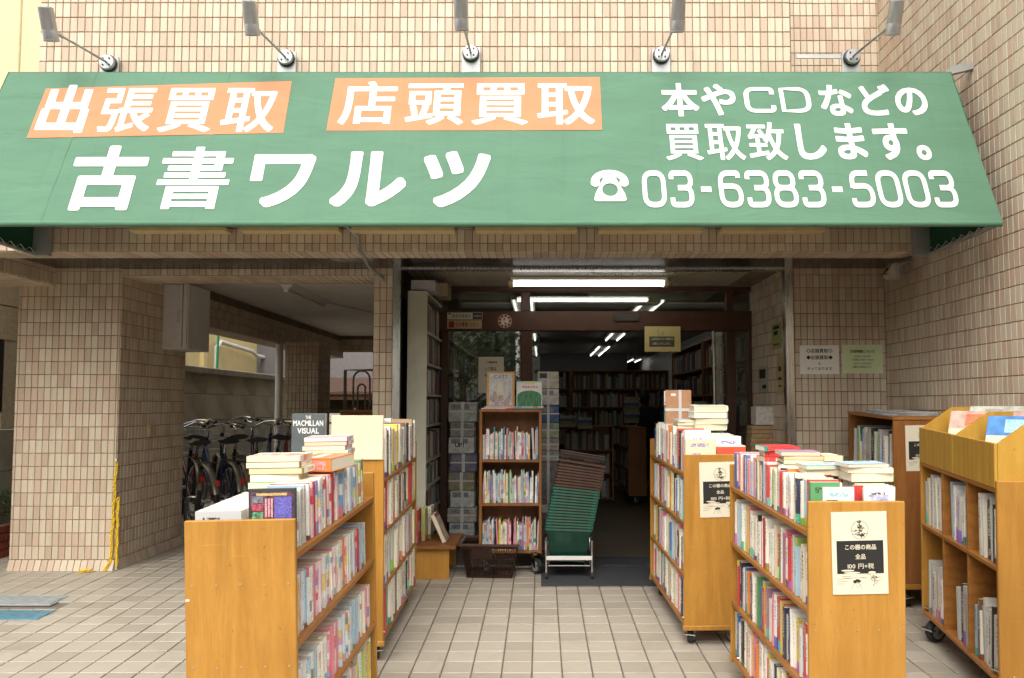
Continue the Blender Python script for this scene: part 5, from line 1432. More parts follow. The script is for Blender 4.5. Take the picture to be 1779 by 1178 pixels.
stack(MC @ Matrix.Translation((.07, .50, ztC - .016)), [('soft', 'tan', .03, .155, .11, 6, 2), ('soft', 'white', .022, .16, .11, 10, 2)], 'the far right stack on the front right cart', rnd, 'books stacked on the front right cart')
# two books with their backs to the street at the near end
for i, (x, cn, wd, ht, lab) in enumerate(((-.055, 'white', .108, .15, 'white paperback with bar codes facing the street on the front right cart'), (.085, 'ivory', .105, .148, 'ivory paperback with a blue picture facing the street on the front right cart'))):
    o = mkbook('soft', 'book', MC @ Matrix.Translation((x - wd / 2, .025, SH[0] + .001)) @ Matrix(((0, 1, 0, 0), (1, 0, 0, 0), (0, 0, 1, 0), (0, 0, 0, 1))), .012, wd, ht, cn, lab, 'book', GC, rnd)
    Mq = MC @ Matrix.Translation((x - wd / 2, .018, SH[0] + .001))
    k_ = MB()
    if i == 0:
        for r_ in (.035, .085):
            for j in range(14): k_.box(.010 + j * .003, .0112 + j * .003 + .0008 * (j % 3), -.0004, .0002, r_, r_ + .022)
    else:
        k_.box(.025, .085, -.0004, .0002, .02, .125)
    pr_ = obj('print', k_.mesh('print', M_INK if i == 0 else mat('pale_blue_picture', (.42, .46, .72), .5, var=.5, scale=60)), o)
    pr_.matrix_local = o.matrix_world.inverted() @ Mq
# ---- rear right cart
GD = 'books on the rear right cart'
cD, MD = cart('orange plywood cart with a price sheet behind the front right cart', at(1185, 900, 4.3).x + w2 + .004, 4.30, R(2.0), 0, False, 1.06)
for k, (z, nm) in enumerate(zip(SH, ('top shelf', 'second shelf', 'third shelf', 'lowest shelf'))):
    fill_row(MD @ Matrix.Translation((-w2 + .010, 0, 0)), 1.03, f'{nm}, rear right cart', rnd, ('mix', P_PLAIN + P_PAPER, (.016, .034), (.185, .235), (.13, .15)), -1, 'book', 'book', GD, z, .235, .04, .026)
fill_row(MD @ Matrix.Translation((w2 - .010, 0, 0)), 1.0, 'outer top row, rear right cart', rnd, S_HARD, 1, 'book', 'book', GD, SH[0], .20, .04, .03)
poster(cD, -w2 + .085, w2 - .028, .70, 1.0)
o = mkbook('hard', 'book', MD @ Matrix.Translation((-.155, .006, SH[0] + .002)) @ Matrix(((0, 1, 0, 0), (1, 0, 0, .012), (0, 0, 1, 0), (0, 0, 0, 1))), .024, .165, .185, 'cream', 'cream boxed book with its face to the street on the rear right cart', 'book', GD, rnd)
bx = MD @ Matrix.Translation((.095, .02, SH[0] + .03))
rb2 = thing('red_box_set', 'red boxed book with two small square pictures on the rear right cart', 'book', tuple(bx.translation), (math.atan(SLOPE), 0, R(2)))
MB().bbox(-.078, .085, 0, .15, -.03, .115, .002).build('slipcase', mat('red_orange_card', (.70, .10, .05), .5), rb2)
MB().box(-.072, .085, .004, .146, .1155, .120).build('page_tops', M_PAPERW, rb2)
MB().box(-.058, -.006, -.0012, -.0002, .014, .068).build('blue_picture', mat('blue_print', (.05, .10, .30), .5, var=.6, scale=120), rb2)
MB().box(.004, .056, -.0012, -.0002, .014, .068).build('yellow_picture', mat('yellow_print', (.75, .42, .03), .5, var=.6, scale=160), rb2)
zD = SH[0] + .215
stack(MD @ Matrix.Translation((.055, .30, zD)), [('hard', 'ivory', .036, .19, .14, 3, 2), ('hard', 'cream', .034, .19, .14, -3, 2), ('hard', 'ivory', .036, .20, .14, 2, 2), ('hard', 'white', .036, .20, .14, -2, 2)], 'the white stack on the rear right cart', rnd, 'books stacked on the rear right cart')
stack(MD @ Matrix.Translation((-.03, .33, zD + .004)), [('hard', 'tan', .022, .2, .15, 2, 2), ('soft', 'pale grey', .02, .19, .14, -4, 2), ('soft', 'pale blue', .012, .2, .14, 3, 2)], 'the low stack on the rear right cart', rnd, 'books stacked on the rear right cart')
# parcel wrapped in brown paper with tape
pc_ = MD @ Vector((-.085, .62, zD + .012))
pk = thing('wrapped_parcel', 'brown paper parcel with crossed clear tape on the rear right cart', 'parcel', tuple(pc_), (math.atan(SLOPE), 0, R(-8)))
MB().bbox(-.06, .10, 0, .13, 0, .215, .004).build('box', mat('brown_paper', (.45, .24, .13), .7, var=.12, scale=20), pk)
MB().box(.022, .040, -.002, .132, .0, .2165).build('tape', M_CLEAR, pk)
MB().box(-.061, .101, -.0025, .131, .085, .103).build('tape', M_CLEAR, pk)
MB().box(-.025, .005, -.0012, 0, .180, .196).build('label_slip', M_PAPERW, pk)
MB().bbox(-.066, -.0601, .004, .126, .004, .21, .002).build('book_spine', M_COVER, pk)
# ------------------------------------------------------------------ tall cart of large books at the back right, with a price sheet
YN0, X0 = 4.98, at(1548, 800, 4.98).x
Lp = 5.70 - YN0
pcart = thing('book_cart', 'dark orange cart of large art books with a price sheet against the side wall', 'cart', (X0, YN0, gz(YN0)), (math.atan(SLOPE), 0, 0), 'wooden book carts in front of the shop')
MPC = mat_of(pcart.location, pcart.rotation_euler)
Hp, Wp = at(1560, 724, YN0).z - gz(YN0), .37
zb0 = .14
MB().bbox(0, Wp, 0, .02, zb0, Hp - .02, .003).build('end_panel', M_DARKW, pcart)
MB().bbox(0, Wp, Lp - .02, Lp, zb0, Hp - .02, .003).build('end_panel', M_DARKW, pcart)
MB().bbox(-.006, Wp, -.006, Lp + .006, Hp - .0195, Hp, .003).build('top_board', M_PLYH, pcart)
MB().box(Wp - .012, Wp - .002, .021, Lp - .021, zb0, Hp - .021).build('back_panel', M_DARKW, pcart)
for z in (zb0 + .02, .50, .82 - .02): MB().bbox(.002, Wp - .013, .0205, Lp - .0205, z - .02, z, .002).build('shelf', M_PLYH, pcart)
MB().bbox(-.008, Wp, -.008, .03, zb0 - .02, zb0 + .012, .003).build('base_rail', M_PLY, pcart)
for x in (.06, Wp - .06):
    for y in (.08, Lp - .08): caster(pcart, x, y, 0, R(30), 1.15)
a0 = at(1567, 738, YN0); b0 = at(1640, 817, YN0)
poster(pcart, a0.x - X0, a0.x - X0 + .225, b0.z - gz(YN0), a0.z - gz(YN0))
S_ART = ('pic', pal('white 5,pale grey 4,black 3,navy 2,green 2,lime 1,red 2,ivory 3,pale blue 3'), (.010, .026), (.26, .335), (.22, .25))
for z, nm in ((.80, 'upper shelf'), (.50, 'middle shelf')):
    fill_row(MPC @ Matrix.Translation((.02, 0, 0)), Lp - .03, f'{nm} of the art book cart', rnd, S_ART, -1, 'art_book', 'art book', 'large art books by the side wall', z, .31 if z > .6 else .28, .04, .026)
for i in range(4):
    o = MB().bbox(-.17 + i * .02, .16 - i * .012, -.26, .26 - i * .03, i * .006, i * .006 + .005, .001).build('magazine', mat(f'magazine_{i % 2}', ((.30, .32, .33), (.55, .55, .53))[i % 2], .3, var=.5, scale=18))
    o.matrix_world = MPC @ Matrix.Translation((Wp / 2 - .01, Lp / 2 - .04, Hp + .001)) @ Matrix.Rotation(R(3 * i - 4), 4, 'Z')
    tag(o, f'grey magazine lying on the art book cart, {("bottom", "second from bottom", "third from bottom", "top")[i]} of four', 'magazine', 'magazines on the art book cart')

# ------------------------------------------------------------------ bin cart with sloping browser on top
YB0, XB0, LB, WB = 3.42, at(1727, 900, 3.42).x, 1.06, .44
bc = thing('browser_cart', 'yellow plywood browser cart with sloping bins and open compartments', 'cart', (XB0, YB0, gz(YB0)), (math.atan(SLOPE), 0, R(-9.5)))
MBC = mat_of(bc.location, bc.rotation_euler)
zc0, zc1 = .135, at(1727, 848, YB0).z - gz(YB0)          # carcass
M_BINW = M_YELW
MB().bbox(0, WB, 0, .02, zc0, zc1 + .035, .003).build('end_panel', M_PLY, bc)
MB().bbox(0, WB, LB - .02, LB, zc0, zc1, .003).build('end_panel', M_PLY, bc)
MB().bbox(-.006, WB, -.008, .030, zc0 - .022, zc0 + .006, .003).build('base_rail', M_PLY, bc)
zmid = at(1725, 985, YB0).z - gz(YB0)
for z in (zc0 + .02, zmid, zc1): MB().bbox(.001, WB - .012, .0205, LB - .0205, z - .02, z, .002).build('shelf', M_PLYH, bc)
MB().box(WB - .011, WB - .003, .021, LB - .021, zc0, zc1).build('back_panel', M_DARKW, bc)
for y in (.36, .70): MB().bbox(.003, WB - .014, y - .009, y + .009, zc0 + .0205, zc1 - .0205, .001).build('partition', M_PLYH, bc)
for x in (.07, WB - .07):
    for y in (.07, LB - .07): caster(bc, x, y, 0, R(-60 if x < .2 else 30), 1.3)
zf = at(1720, 770, YB0).z - gz(YB0) ; zk = zf + .115; zf0 = zc1 + .001
MB().bbox(.0, .014, .022, .53, zf0, zf, .002).build('bin_front', M_BINW, bc)
MB().bbox(.0, .014, .532, LB - .002, zf0, zf, .002).build('bin_front', M_BINW, bc)
side_ = [(.0145, zf0), (WB, zf0), (WB, zk), (.17, zk), (.0145, zf - .002)]
for y in (.022, .52, LB - .018): MB().prism(side_, 'y', y, y + .016).build('bin_side', M_BINW, bc)
MB().box(WB - .012, WB - .001, .04, LB - .02, zf0 + .001, zk - .001).build('bin_back', M_BINW, bc)
for i, (x, y, c, nm) in enumerate(((.17, .27, (.08, .24, .55), 'blue'), (.26, .22, (.42, .27, .23), 'dull red'), (.17, .78, (.58, .40, .34), 'pale pink'), (.25, .74, (.46, .47, .40), 'grey green'))):
    o = thing('print_sheet', f'{nm} picture sheet standing in the {("near", "far")[i > 1]} bin of the browser cart', 'print', tuple(MBC @ Vector((x, y, zf0 + .02))), (-.38, 0, R(-52)))
    h = .30 if i % 2 == 0 else .33
    MB().box(-.14, .13, 0, .004, 0, h).build('sheet', mat(f'print_{i}', c, .35, var=.35, scale=14), o)
    MB().box(-.06, .03, -.0012, -.0003, h - .085, h - .018).build('picture', mat(f'print_pic_{i}', ((.35, .60, .68), (.5, .45, .4), (.68, .20, .10), (.3, .3, .28))[i], .35, var=.3, scale=60), o)
    MB().box(-.138, .128, -.0011, -.0003, h - .20, h - .10).build('margin', M_PAPER, o)
S_FLAT = ('soft', pal('white 6,pale grey 7,ivory 5,tan 2,pale blue 2,teal 1,black 1,cream 5,brown 1'), (.006, .030), (.225, .30), (.24, .30))
for r_, z in ((0, zmid), (1, zc0 + .02)):
    for c_, (y0, y1) in enumerate(((.025, .345), (.375, .685), (.715, 1.035))):
        s0 = rnd.uniform(.0, .05)
        fill_row(MBC @ Matrix.Translation((.015, 0, 0)), y1 - (.10 if (r_, c_) == (1, 1) else .03), f'{("upper", "lower")[r_]} {("near", "middle", "far")[c_]} compartment of the browser cart', rnd, S_FLAT, -1, 'booklet', 'booklet', 'booklets in the browser cart', z, .285 if r_ == 0 else .29, .35, y0 + s0)
# dark leg of something standing at the right edge
p = on_floor(1790, 1178)
o = MB().bbox(-.02, .02, -.02, .02, 0, .93, .003).build('sign_leg', wood('mahogany', (.16, .045, .02), (.09, .022, .012))); o.location = (1.872, 3.02, gz(3.0)); o.rotation_euler = (0, R(1.2), 0)
tag(o, 'dark red wooden leg of a stand at the right edge', 'stand')

# ------------------------------------------------------------------ children's book shelf before the glass
a, b, c, d = P2(832, 716, 941, 962, 5.80)
kb = thing('childrens_shelf', 'narrow orange shelf of picture books with three rows in the porch', 'shelf', ((a + b) / 2, 5.80, FL))
wk, zk0, zk1 = (b - a) / 2, c - FL, d - FL
MB().bbox(-wk, -wk + .02, 0, .26, zk0, zk1, .002).build('side_panel', M_DARKW, kb)
MB().bbox(wk - .02, wk, 0, .26, zk0, zk1, .002).build('side_panel', M_DARKW, kb)
MB().bbox(-wk - .002, wk + .002, -.004, .262, zk1 + .0005, zk1 + .02, .002).build('top_board', M_DARKW, kb)
zs = [zk0 + .02, at(889, 875, 5.8).z - FL, at(889, 799, 5.8).z - FL]
for z in zs: MB().bbox(-wk + .0205, wk - .0205, .001, .25, z - .018, z, .002).build('shelf', M_DARKW, kb)
MB().box(-wk + .0205, wk - .0205, .25, .258, zk0, zk1).build('back_panel', M_DARKW, kb)
for x in (-wk + .05, wk - .05):
    for y in (.05, .21): caster(kb, x, y, 0, R(40), 1.15)
MK = Matrix.Translation((((a + b) / 2), 5.80, FL))
for z, nm in zip(zs, ('bottom row', 'middle row', 'top row')):
    Mr = MK @ Matrix.Translation((-wk + .022, .03, 0)) @ Matrix.Rotation(R(-90), 4, 'Z')
    fill_row(Mr, 2 * wk - .044, f'{nm} of the picture book shelf', rnd, S_PIC, 1, 'picture_book', 'picture book', "picture books on the porch shelf", z, (zk1 - zs[2] - .05) if z == zs[2] else .262, .06, 0, endname='left end')
for i, (x, w, cn) in enumerate(((-.10, .24, 'pink'), (-.09, .22, 'mauve'), (.11, .23, 'teal'), (.12, .25, 'tan'))):
    o = mkbook('pic', 'picture_book', MK @ Matrix.Translation((x + w / 2, .01 + .01 * i, zk1 + .021 + (.011 if i % 2 else 0) + .005)) @ Matrix(((0, 0, -1, 0), (0, 1, 0, 0), (1, 0, 0, 0), (0, 0, 0, 1))), .0105, .2, w, cn, f'{cn} picture book lying flat on the porch shelf top', 'picture book', "picture books on the porch shelf", rnd)
def facing(name, label, px0, py0, px1, py1, Y, m, cat='picture book'):
    a, b, c, d = P2(px0, py0, px1, py1, Y)
    t = thing(name, label, cat, ((a + b) / 2, Y, c), (-.10, 0, 0))
    MB().bbox(-(b - a) / 2, (b - a) / 2, 0, .012, 0, d - c, .001).build('cover', m, t)
    return t, (b - a), (d - c)
t, w, h = facing('picture_book', 'orange framed picture book with a crowd of cats standing on the porch shelf', 845, 645, 894, 708, 5.84, mat('orange_border', (.52, .25, .04), .35))
MB().box(-.42 * w, .42 * w, -.0008, 0, .06 * h, .95 * h).build('cover_picture', mat('pale_art', (.50, .49, .47), .4, var=.25, scale=25), t)
cr = random.Random(3)
for i in range(26):
    x, z, r_ = cr.uniform(-.38, .38) * w, (.09 + cr.random() ** 1.6 * .30) * h, cr.uniform(.012, .026) * 1.1
    m_ = mat(f'crowd_{i % 4}', ((.45, .30, .24), (.30, .28, .26), (.52, .46, .36), (.38, .33, .40))[i % 4], .5)
    MB().add([(x + r_ * .5 * math.cos(q), -.0012 - i * .00002, z + r_ * math.sin(q)) for q in [2 * math.pi * j / 9 for j in range(9)]], [tuple(range(9))]).build('painted_figure', m_, t)
MB().add([(u * w, -.0024, v * h) for u, v in ((-.13, .34), (.12, .34), (.08, .60), (.08, .72), (-.09, .72), (-.10, .60))], [tuple(range(6))]).build('painted_figure', mat('white_cat_print', (.60, .57, .46), .5), t)
text(t, 'CATS', mat('blue_grey_ink', (.16, .16, .20), .6), (0, .86 * h), .5 * w, .14 * h, .01, .1, Matrix.Translation((0, -.001, 0)), lift=.0006)
t, w, h = facing('picture_book', 'pale blue picture book with red title and green forest on the porch shelf', 897, 662, 942, 709, 5.85, mat('pale_aqua_cover', (.42, .55, .53), .3))
MB().box(-.46 * w, .46 * w, -.0007, 0, .05 * h, .94 * h).build('title_panel', mat('white_title_panel', (.66, .64, .60), .4), t)
pts = [(-.46, .06), (.46, .06), (.46, .45)] + [(.46 * math.cos(q), .45 + .20 * math.sin(q)) for q in [math.pi * j / 12 for j in range(1, 12)]] + [(-.46, .45)]
MB().add([(u * w, -.0013, v * h) for u, v in pts], [tuple(range(len(pts)))]).build('forest_picture', mat('forest_green_print', (.03, .17, .06), .4, var=.7, scale=30, stretch=(4, 1, .6)), t)
MB().box(-.16 * w, .20 * w, -.0014, -.0007, .88 * h, .94 * h).build('yellow_strip', M_YELLOWP, t)
text(t, 'ポカホンタス', mat('red_ink', (.42, .03, .05), .6), (.03 * w, .79 * h), .62 * w, .10 * h, .03, .02, Matrix.Translation((0, -.001, 0)), lift=.0006)

# ------------------------------------------------------------------ baskets
def basket_mesh(name, m):
    b = MB()
    def ring_at(z):
        k = z / .24
        return .155 + .045 * k, .105 + .035 * k
    def wall(z0, z1, n, wd):
        hx0, hy0 = ring_at(z0); hx1, hy1 = ring_at(z1)
        for s in (-1, 1):
            for i in range(n):
                u = -1 + 2 * (i + .5) / n
                b.add([(u * hx0 - wd, s * hy0, z0), (u * hx0 + wd, s * hy0, z0), (u * hx1 + wd, s * hy1, z1), (u * hx1 - wd, s * hy1, z1), (u * hx0 - wd, s * (hy0 - .004), z0), (u * hx0 + wd, s * (hy0 - .004), z0), (u * hx1 + wd, s * (hy1 - .004), z1), (u * hx1 - wd, s * (hy1 - .004), z1)], [(0, 1, 2, 3), (5, 4, 7, 6), (0, 3, 7, 4), (1, 5, 6, 2)])
            for i in range(int(n * .68)):
                u = -1 + 2 * (i + .5) / int(n * .68)
                b.add([(s * hx0, u * hy0 - wd, z0), (s * hx0, u * hy0 + wd, z0), (s * hx1, u * hy1 + wd, z1), (s * hx1, u * hy1 - wd, z1), (s * (hx0 - .004), u * hy0 - wd, z0), (s * (hx0 - .004), u * hy0 + wd, z0), (s * (hx1 - .004), u * hy1 + wd, z1), (s * (hx1 - .004), u * hy1 - wd, z1)], [(0, 1, 2, 3), (5, 4, 7, 6), (0, 3, 7, 4), (1, 5, 6, 2)])
    wall(.012, .225, 24, .0022)
    def band(z0, z1, t=.005, out=0.0):
        h0, h1 = ring_at(z0), ring_at(z1)
        for s in (-1, 1):
            b.add([(-h0[0] - out, s * (h0[1] + out), z0), (h0[0] + out, s * (h0[1] + out), z0), (h1[0] + out, s * (h1[1] + out), z1), (-h1[0] - out, s * (h1[1] + out), z1), (-h0[0], s * (h0[1] - t), z0), (h0[0], s * (h0[1] - t), z0), (h1[0], s * (h1[1] - t), z1), (-h1[0], s * (h1[1] - t), z1)], [(0, 1, 2, 3), (5, 4, 7, 6), (3, 2, 6, 7), (0, 4, 5, 1), (0, 3, 7, 4), (1, 5, 6, 2)])
            b.add([(s * (h0[0] + out), -h0[1] - out, z0), (s * (h0[0] + out), h0[1] + out, z0), (s * (h1[0] + out), h1[1] + out, z1), (s * (h1[0] + out), -h1[1] - out, z1), (s * (h0[0] - t), -h0[1], z0), (s * (h0[0] - t), h0[1], z0), (s * (h1[0] - t), h1[1], z1), (s * (h1[0] - t), -h1[1], z1)], [(0, 1, 2, 3), (5, 4, 7, 6), (3, 2, 6, 7), (0, 4, 5, 1), (0, 3, 7, 4), (1, 5, 6, 2)])
    band(.0, .022); band(.078, .084); band(.132, .138); band(.205, .225, .006, .001)
    k0 = len(b.f); band(.226, .240, .010, .014); b.m[k0:] = [1] * (len(b.f) - k0)
    for i in range(12):
        u = -.145 + .29 * i / 11; b.box(u - .004, u + .004, -.102, .102, .002, .008)
    for i in range(6):
        u = -.09 + .18 * i / 5; b.box(-.15, .15, u - .004, u + .004, .0082, .012)
    for s in (-1, 1):            # solid label plate low on the long sides
        hx0, hy0 = ring_at(.135); hx1, hy1 = ring_at(.205)
        b.add([(-.12, s * (hy0 + .0015), .135), (.02, s * (hy0 + .0015), .135), (.02, s * (hy1 + .0015), .205), (-.12, s * (hy1 + .0015), .205)], [(0, 1, 2, 3)])
    return b.mesh(name, m)
M_BASKB = mat('dark_brown_plastic', (.030, .012, .007), .22, var=.1); M_BASKG = mat('dark_green_plastic', (.004, .048, .030), .2, var=.1)
M_RIMB = mat('brown_rim_highlight', (.085, .045, .032), .18, var=.1); M_RIMG = mat('green_rim_highlight', (.025, .13, .09), .15, var=.1)  # rims coloured lighter than the bodies, painting in their edge highlights
bb_, bg_ = basket_mesh('basket', [M_BASKB, M_RIMB]), basket_mesh('basket', [M_BASKG, M_RIMG])
hnd = MB().tube([(-.165, -.142, .228), (-.165, -.15, .244), (.165, -.15, .244), (.165, -.142, .228)], .006, 6).mesh('handle', M_BASKB)
p = on_floor(852, 1003)
t = thing('shopping_basket', 'empty dark brown plastic shopping basket on the tiles', 'basket', (p.x, p.y + .09, gz(p.y) + .002), (math.atan(SLOPE), 0, R(-3)), 'plastic shopping baskets')
obj('body', bb_, t, Matrix.Scale(1.06, 4)); obj('handle', hnd, t)
# nested stack on a chrome stand
ps = at(988, 990, 5.76); ps.z = FL - .006
std = thing('basket_stand', 'chrome legged stand on small casters under the stacked baskets', 'stand', (ps.x, 5.78, ps.z))
for s in (-1, 1):
    f = MB().tube([(s * .165, -.12, .045), (s * .165, -.12, .27), (s * .160, -.09, .285), (s * .160, .12, .285), (s * .165, .14, .26), (s * .165, .14, .045)], .0085, 8); f.build('leg_frame', M_CHROME, std, True)
    for y in (-.12, .14):
        w_ = obj('caster', wheelm, std, Matrix.Translation((s * .165, y, .024)) @ Matrix.Scale(.5, 4))
MB().bbox(-.165, .165, -.130, -.122, .135, .165, .002).build('front_plate', M_WHITE, std)
MB().box(-.15, .15, -.11, .13, .09, .096).build('tray', M_CHROME, std)
zz, xx = .115, 0
for i in range(24):
    gcol = i < 15
    xx = -.010 + i * .0030 + .002 * math.sin(i * 1.7)
    o = thing('shopping_basket', f'{"dark green" if gcol else "dark brown"} basket nested in the stack, {ORD(i + 1)} from bottom', 'basket', (ps.x + xx, 5.80, ps.z + zz), (0, R(2 + .3 * i), R(.6 * math.sin(i * 2.1))), 'plastic shopping baskets')
    obj('body', bg_ if gcol else bb_, o, Matrix.Diagonal((.80, .9, 1, 1))); obj('handle', hnd, o, Matrix.Diagonal((.80, .9, 1, 1)))
    zz += .0205 if i < 22 else .03
o = thing('shopping_basket', 'dark brown basket sitting upright at the top of the stack', 'basket', (ps.x + .062, 5.80, ps.z + zz + .02), (R(-4), R(9), 0), 'plastic shopping baskets')
obj('body', bb_, o, Matrix.Diagonal((.80, .9, 1, 1))); obj('handle', hnd, o)

# ------------------------------------------------------------------ grey steel shelf at the left of the porch
xs0, xs1 = -1.04, at(741, 700, 6.02).x
ss = thing('steel_shelf', 'tall pale grey steel bookshelf at the left side of the porch', 'shelf', (xs0, 6.02, FL))
M_STS = mat('aged_grey_green_enamel', (.40, .39, .31), .5, var=.12, scale=5)
hS = at(715, 505, 6.02).z - FL
MB().bbox(0, xs1 - xs0, 0, .012, 0, hS, .003).build('end_panel', M_STS, ss)
zl = [at(745, py, 6.05).z - FL for py in (985, 935, 892, 845, 800, 738, 684, 630, 575, 508)]
for z in zl: MB().box(.002, xs1 - xs0 + .004, .0125, .86, z - .02, z).build('shelf', M_STS, ss)
MB().box(.0, .006, .0125, .86, 0, hS).build('back_panel', M_STS, ss)
for (px_, w_) in ((705, 3), (718, 3), (730, 3)): pass
for k, z in enumerate(zl[1:9]):
    Ms = Matrix.Translation((xs1 - .004, 6.035, FL))
    yy, hm = .005, min(.235, (zl[k + 2] - z) - .03 if k + 2 < len(zl) else .2)
    while yy < .80:
        th = rnd.uniform(.016, .036)
        spines.box(-.15, -rnd.uniform(0, .012), yy, yy + th - .0015, z + .001, z + hm * rnd.uniform(.78, 1), M=Ms); yy += th
for i, (x, w_, h_, m_, lab) in enumerate(((.02, .19, .085, mat('lilac_box', (.36, .34, .36), .6), 'pale lilac cardboard box on top of the steel shelf'), (.17, .10, .11, mat('kraft_box', (.36, .28, .17), .7), 'tied brown book bundle on top of the steel shelf'))):
    o = MB().bbox(0, w_, 0, .26, 0, h_, .003).build('box' if i == 0 else 'book_bundle', m_); o.location = (xs0 + x, 6.05 + .30 * i, FL + hS + .004)
    tag(o, lab, 'box')
# bench with a few books
p = on_floor(765, 1008)
bn = thing('bench', 'low orange wooden bench beside the steel shelf', 'bench', (p.x - .04, p.y, gz(p.y)))
MB().bbox(-.16, .15, -.02, .55, .22, .245, .003).build('seat', M_DARKW, bn)
MB().bbox(-.14, .10, .02, .045, 0, .2195, .002).build('leg', M_PLY, bn)
MB().bbox(-.14, .10, .48, .505, 0, .2195, .002).build('leg', M_PLY, bn)
Mb = Matrix.Translation((p.x - .04, p.y, gz(p.y) + .246))
mkbook('pic', 'book', Mb @ Matrix.Translation((.055, .20, .002)) @ Matrix.Rotation(-.42, 4, 'Y') @ Matrix.Rotation(R(180), 4, 'Z') @ Matrix.Translation((0, -.1, 0)), .03, .2, .22, 'brown', 'brown magazine bundle leaning on the bench', 'book', 'books on the bench', rnd)
for i, (x, cn) in enumerate(((-.15, 'red'), (-.11, 'lime'), (-.08, 'ivory'))):
    mkbook('hard', 'book', Mb @ Matrix.Translation((x, .06 + .10 * i, .002)), .024, .18, .24, cn, f'{cn} book standing on the bench by the steel shelf', 'book', 'books on the bench', rnd)

# ------------------------------------------------------------------ tied bundles of books seen through the glass
def bundle(x0, x1, Y, z0, z1, col, lab, m2=None):
    t = thing('book_bundle', lab, 'book bundle', ((x0 + x1) / 2, Y, z0), group='tied book bundles by the glass')
    w_ = (x1 - x0) / 2; h = z1 - z0 - .004
    MB().bbox(-w_, w_, 0, .17, 0, h, .006).build('wrapped_books', mat('bundle_%02d%02d%02d' % tuple(int(c * 99) for c in col), col, .35, var=.35, scale=22), t)
    MB().box(-w_ - .002, w_ + .002, -.002, .172, h * .48, h * .56).build('tape', M_CLEAR, t)
    MB().box(-w_ * .12, w_ * .12, -.003, .173, -.0005, h + .002).build('tape', M_CLEAR, t)
    MB().box(-w_ * .8, w_ * (.1 if m2 else .5), -.0012, 0, h * .62, h * .9).build('cover_print', m2 or mat('grey_print', (.20, .21, .22), .4, var=.8, scale=90), t)
ytop = [698, 733, 759, 788, 820, 852, 882, 908, 936]
cols = [(.42, .46, .40), (.30, .30, .27), (.55, .56, .52), (.16, .16, .24), (.28, .25, .14), (.48, .52, .50), (.40, .37, .33), (.42, .47, .47)]
for i in range(8):
    a, b, c, d = P2(779 + (3 if i % 2 else 0) - (2 if i > 5 else 0), ytop[i], 824 + (4 if i % 3 == 0 else 0), ytop[i + 1], 6.72)
    bundle(a, b, 6.72, c, d, cols[i], f'shrink wrapped book bundle left of the picture shelf, {ORD(i + 1)} from top of its pile')
    if i == 2:
        text(bpy.data.objects[-1] if False else [o for o in COL.objects if o.name.startswith('book_bundle')][-1], 'UP！', M_INK, (0, .075), .11, .05, .03, 0, Matrix.Translation((0, -.004, 0)))
ytop = [645, 675, 704, 734, 761, 783, 802]
cols = [(.50, .46, .36), (.52, .50, .47), (.05, .11, .26), (.30, .36, .22), (.36, .31, .24), (.36, .36, .34)]
for i in range(6):
    a, b, c, d = P2(934, ytop[i], 971, ytop[i + 1], 6.35)
    bundle(a, b, 6.35, c, d, cols[i], f'tied book bundle right of the picture shelf, {ORD(i + 1)} from top of its pile', mat('black_print', (.05, .05, .06), .4, var=.6, scale=60) if i == 0 else None)
a, b, c, d = P2(934, 802, 971, 960, 6.35)
bundle(a, b, 6.35, FL, d, (.20, .17, .15), 'dark bundle at the foot of the pile right of the picture shelf')
# paper parcels and pile at the right of the doorway
for i, (px0, px1, py0, py1, c, lab) in enumerate(((1313, 1345, 706, 738, (.62, .60, .55), 'white wrapped parcel on the brown pile by the porch wall'), (1305, 1348, 739, 768, (.40, .27, .14), 'upper part of a brown paperback pile by the porch wall'), (1305, 1348, 768, 830, (.38, .25, .13), 'lower part of a brown paperback pile by the porch wall'))):
    a, b, c0_, d = P2(px0, py0, px1, py1, 6.30)
    t = thing('book_pile', lab, 'book pile', ((a + b) / 2, 6.30, c0_))
    n = 1 if i == 0 else (4 if i == 1 else 8)
    for j in range(n):
        hh = (d - c0_) / n
        MB().bbox(-(b - a) / 2 + random.uniform(0, .006), (b - a) / 2 - random.uniform(0, .006), 0, .15, j * hh, (j + 1) * hh - .002, .002).build('volume', mat(f'pile_{i}', c, .7, var=.25, scale=30), t)
a, b, c0_, d = P2(1300, 830, 1352, 960, 6.28)
t = thing('stool', 'dark wooden stool under the brown paperback pile', 'stool', ((a + b) / 2, 6.28, FL))
MB().bbox(-(b - a) / 2, (b - a) / 2, 0, .2, c0_ - FL - .025, c0_ - FL - .002, .003).build('seat', M_DARKW, t)
for x in (-1, 1):
    for y in (.02, .17): MB().box(x * .10 - .012, x * .10 + .012, y - .012, y + .012, 0, c0_ - FL - .026).build('leg', M_DARKW, t)

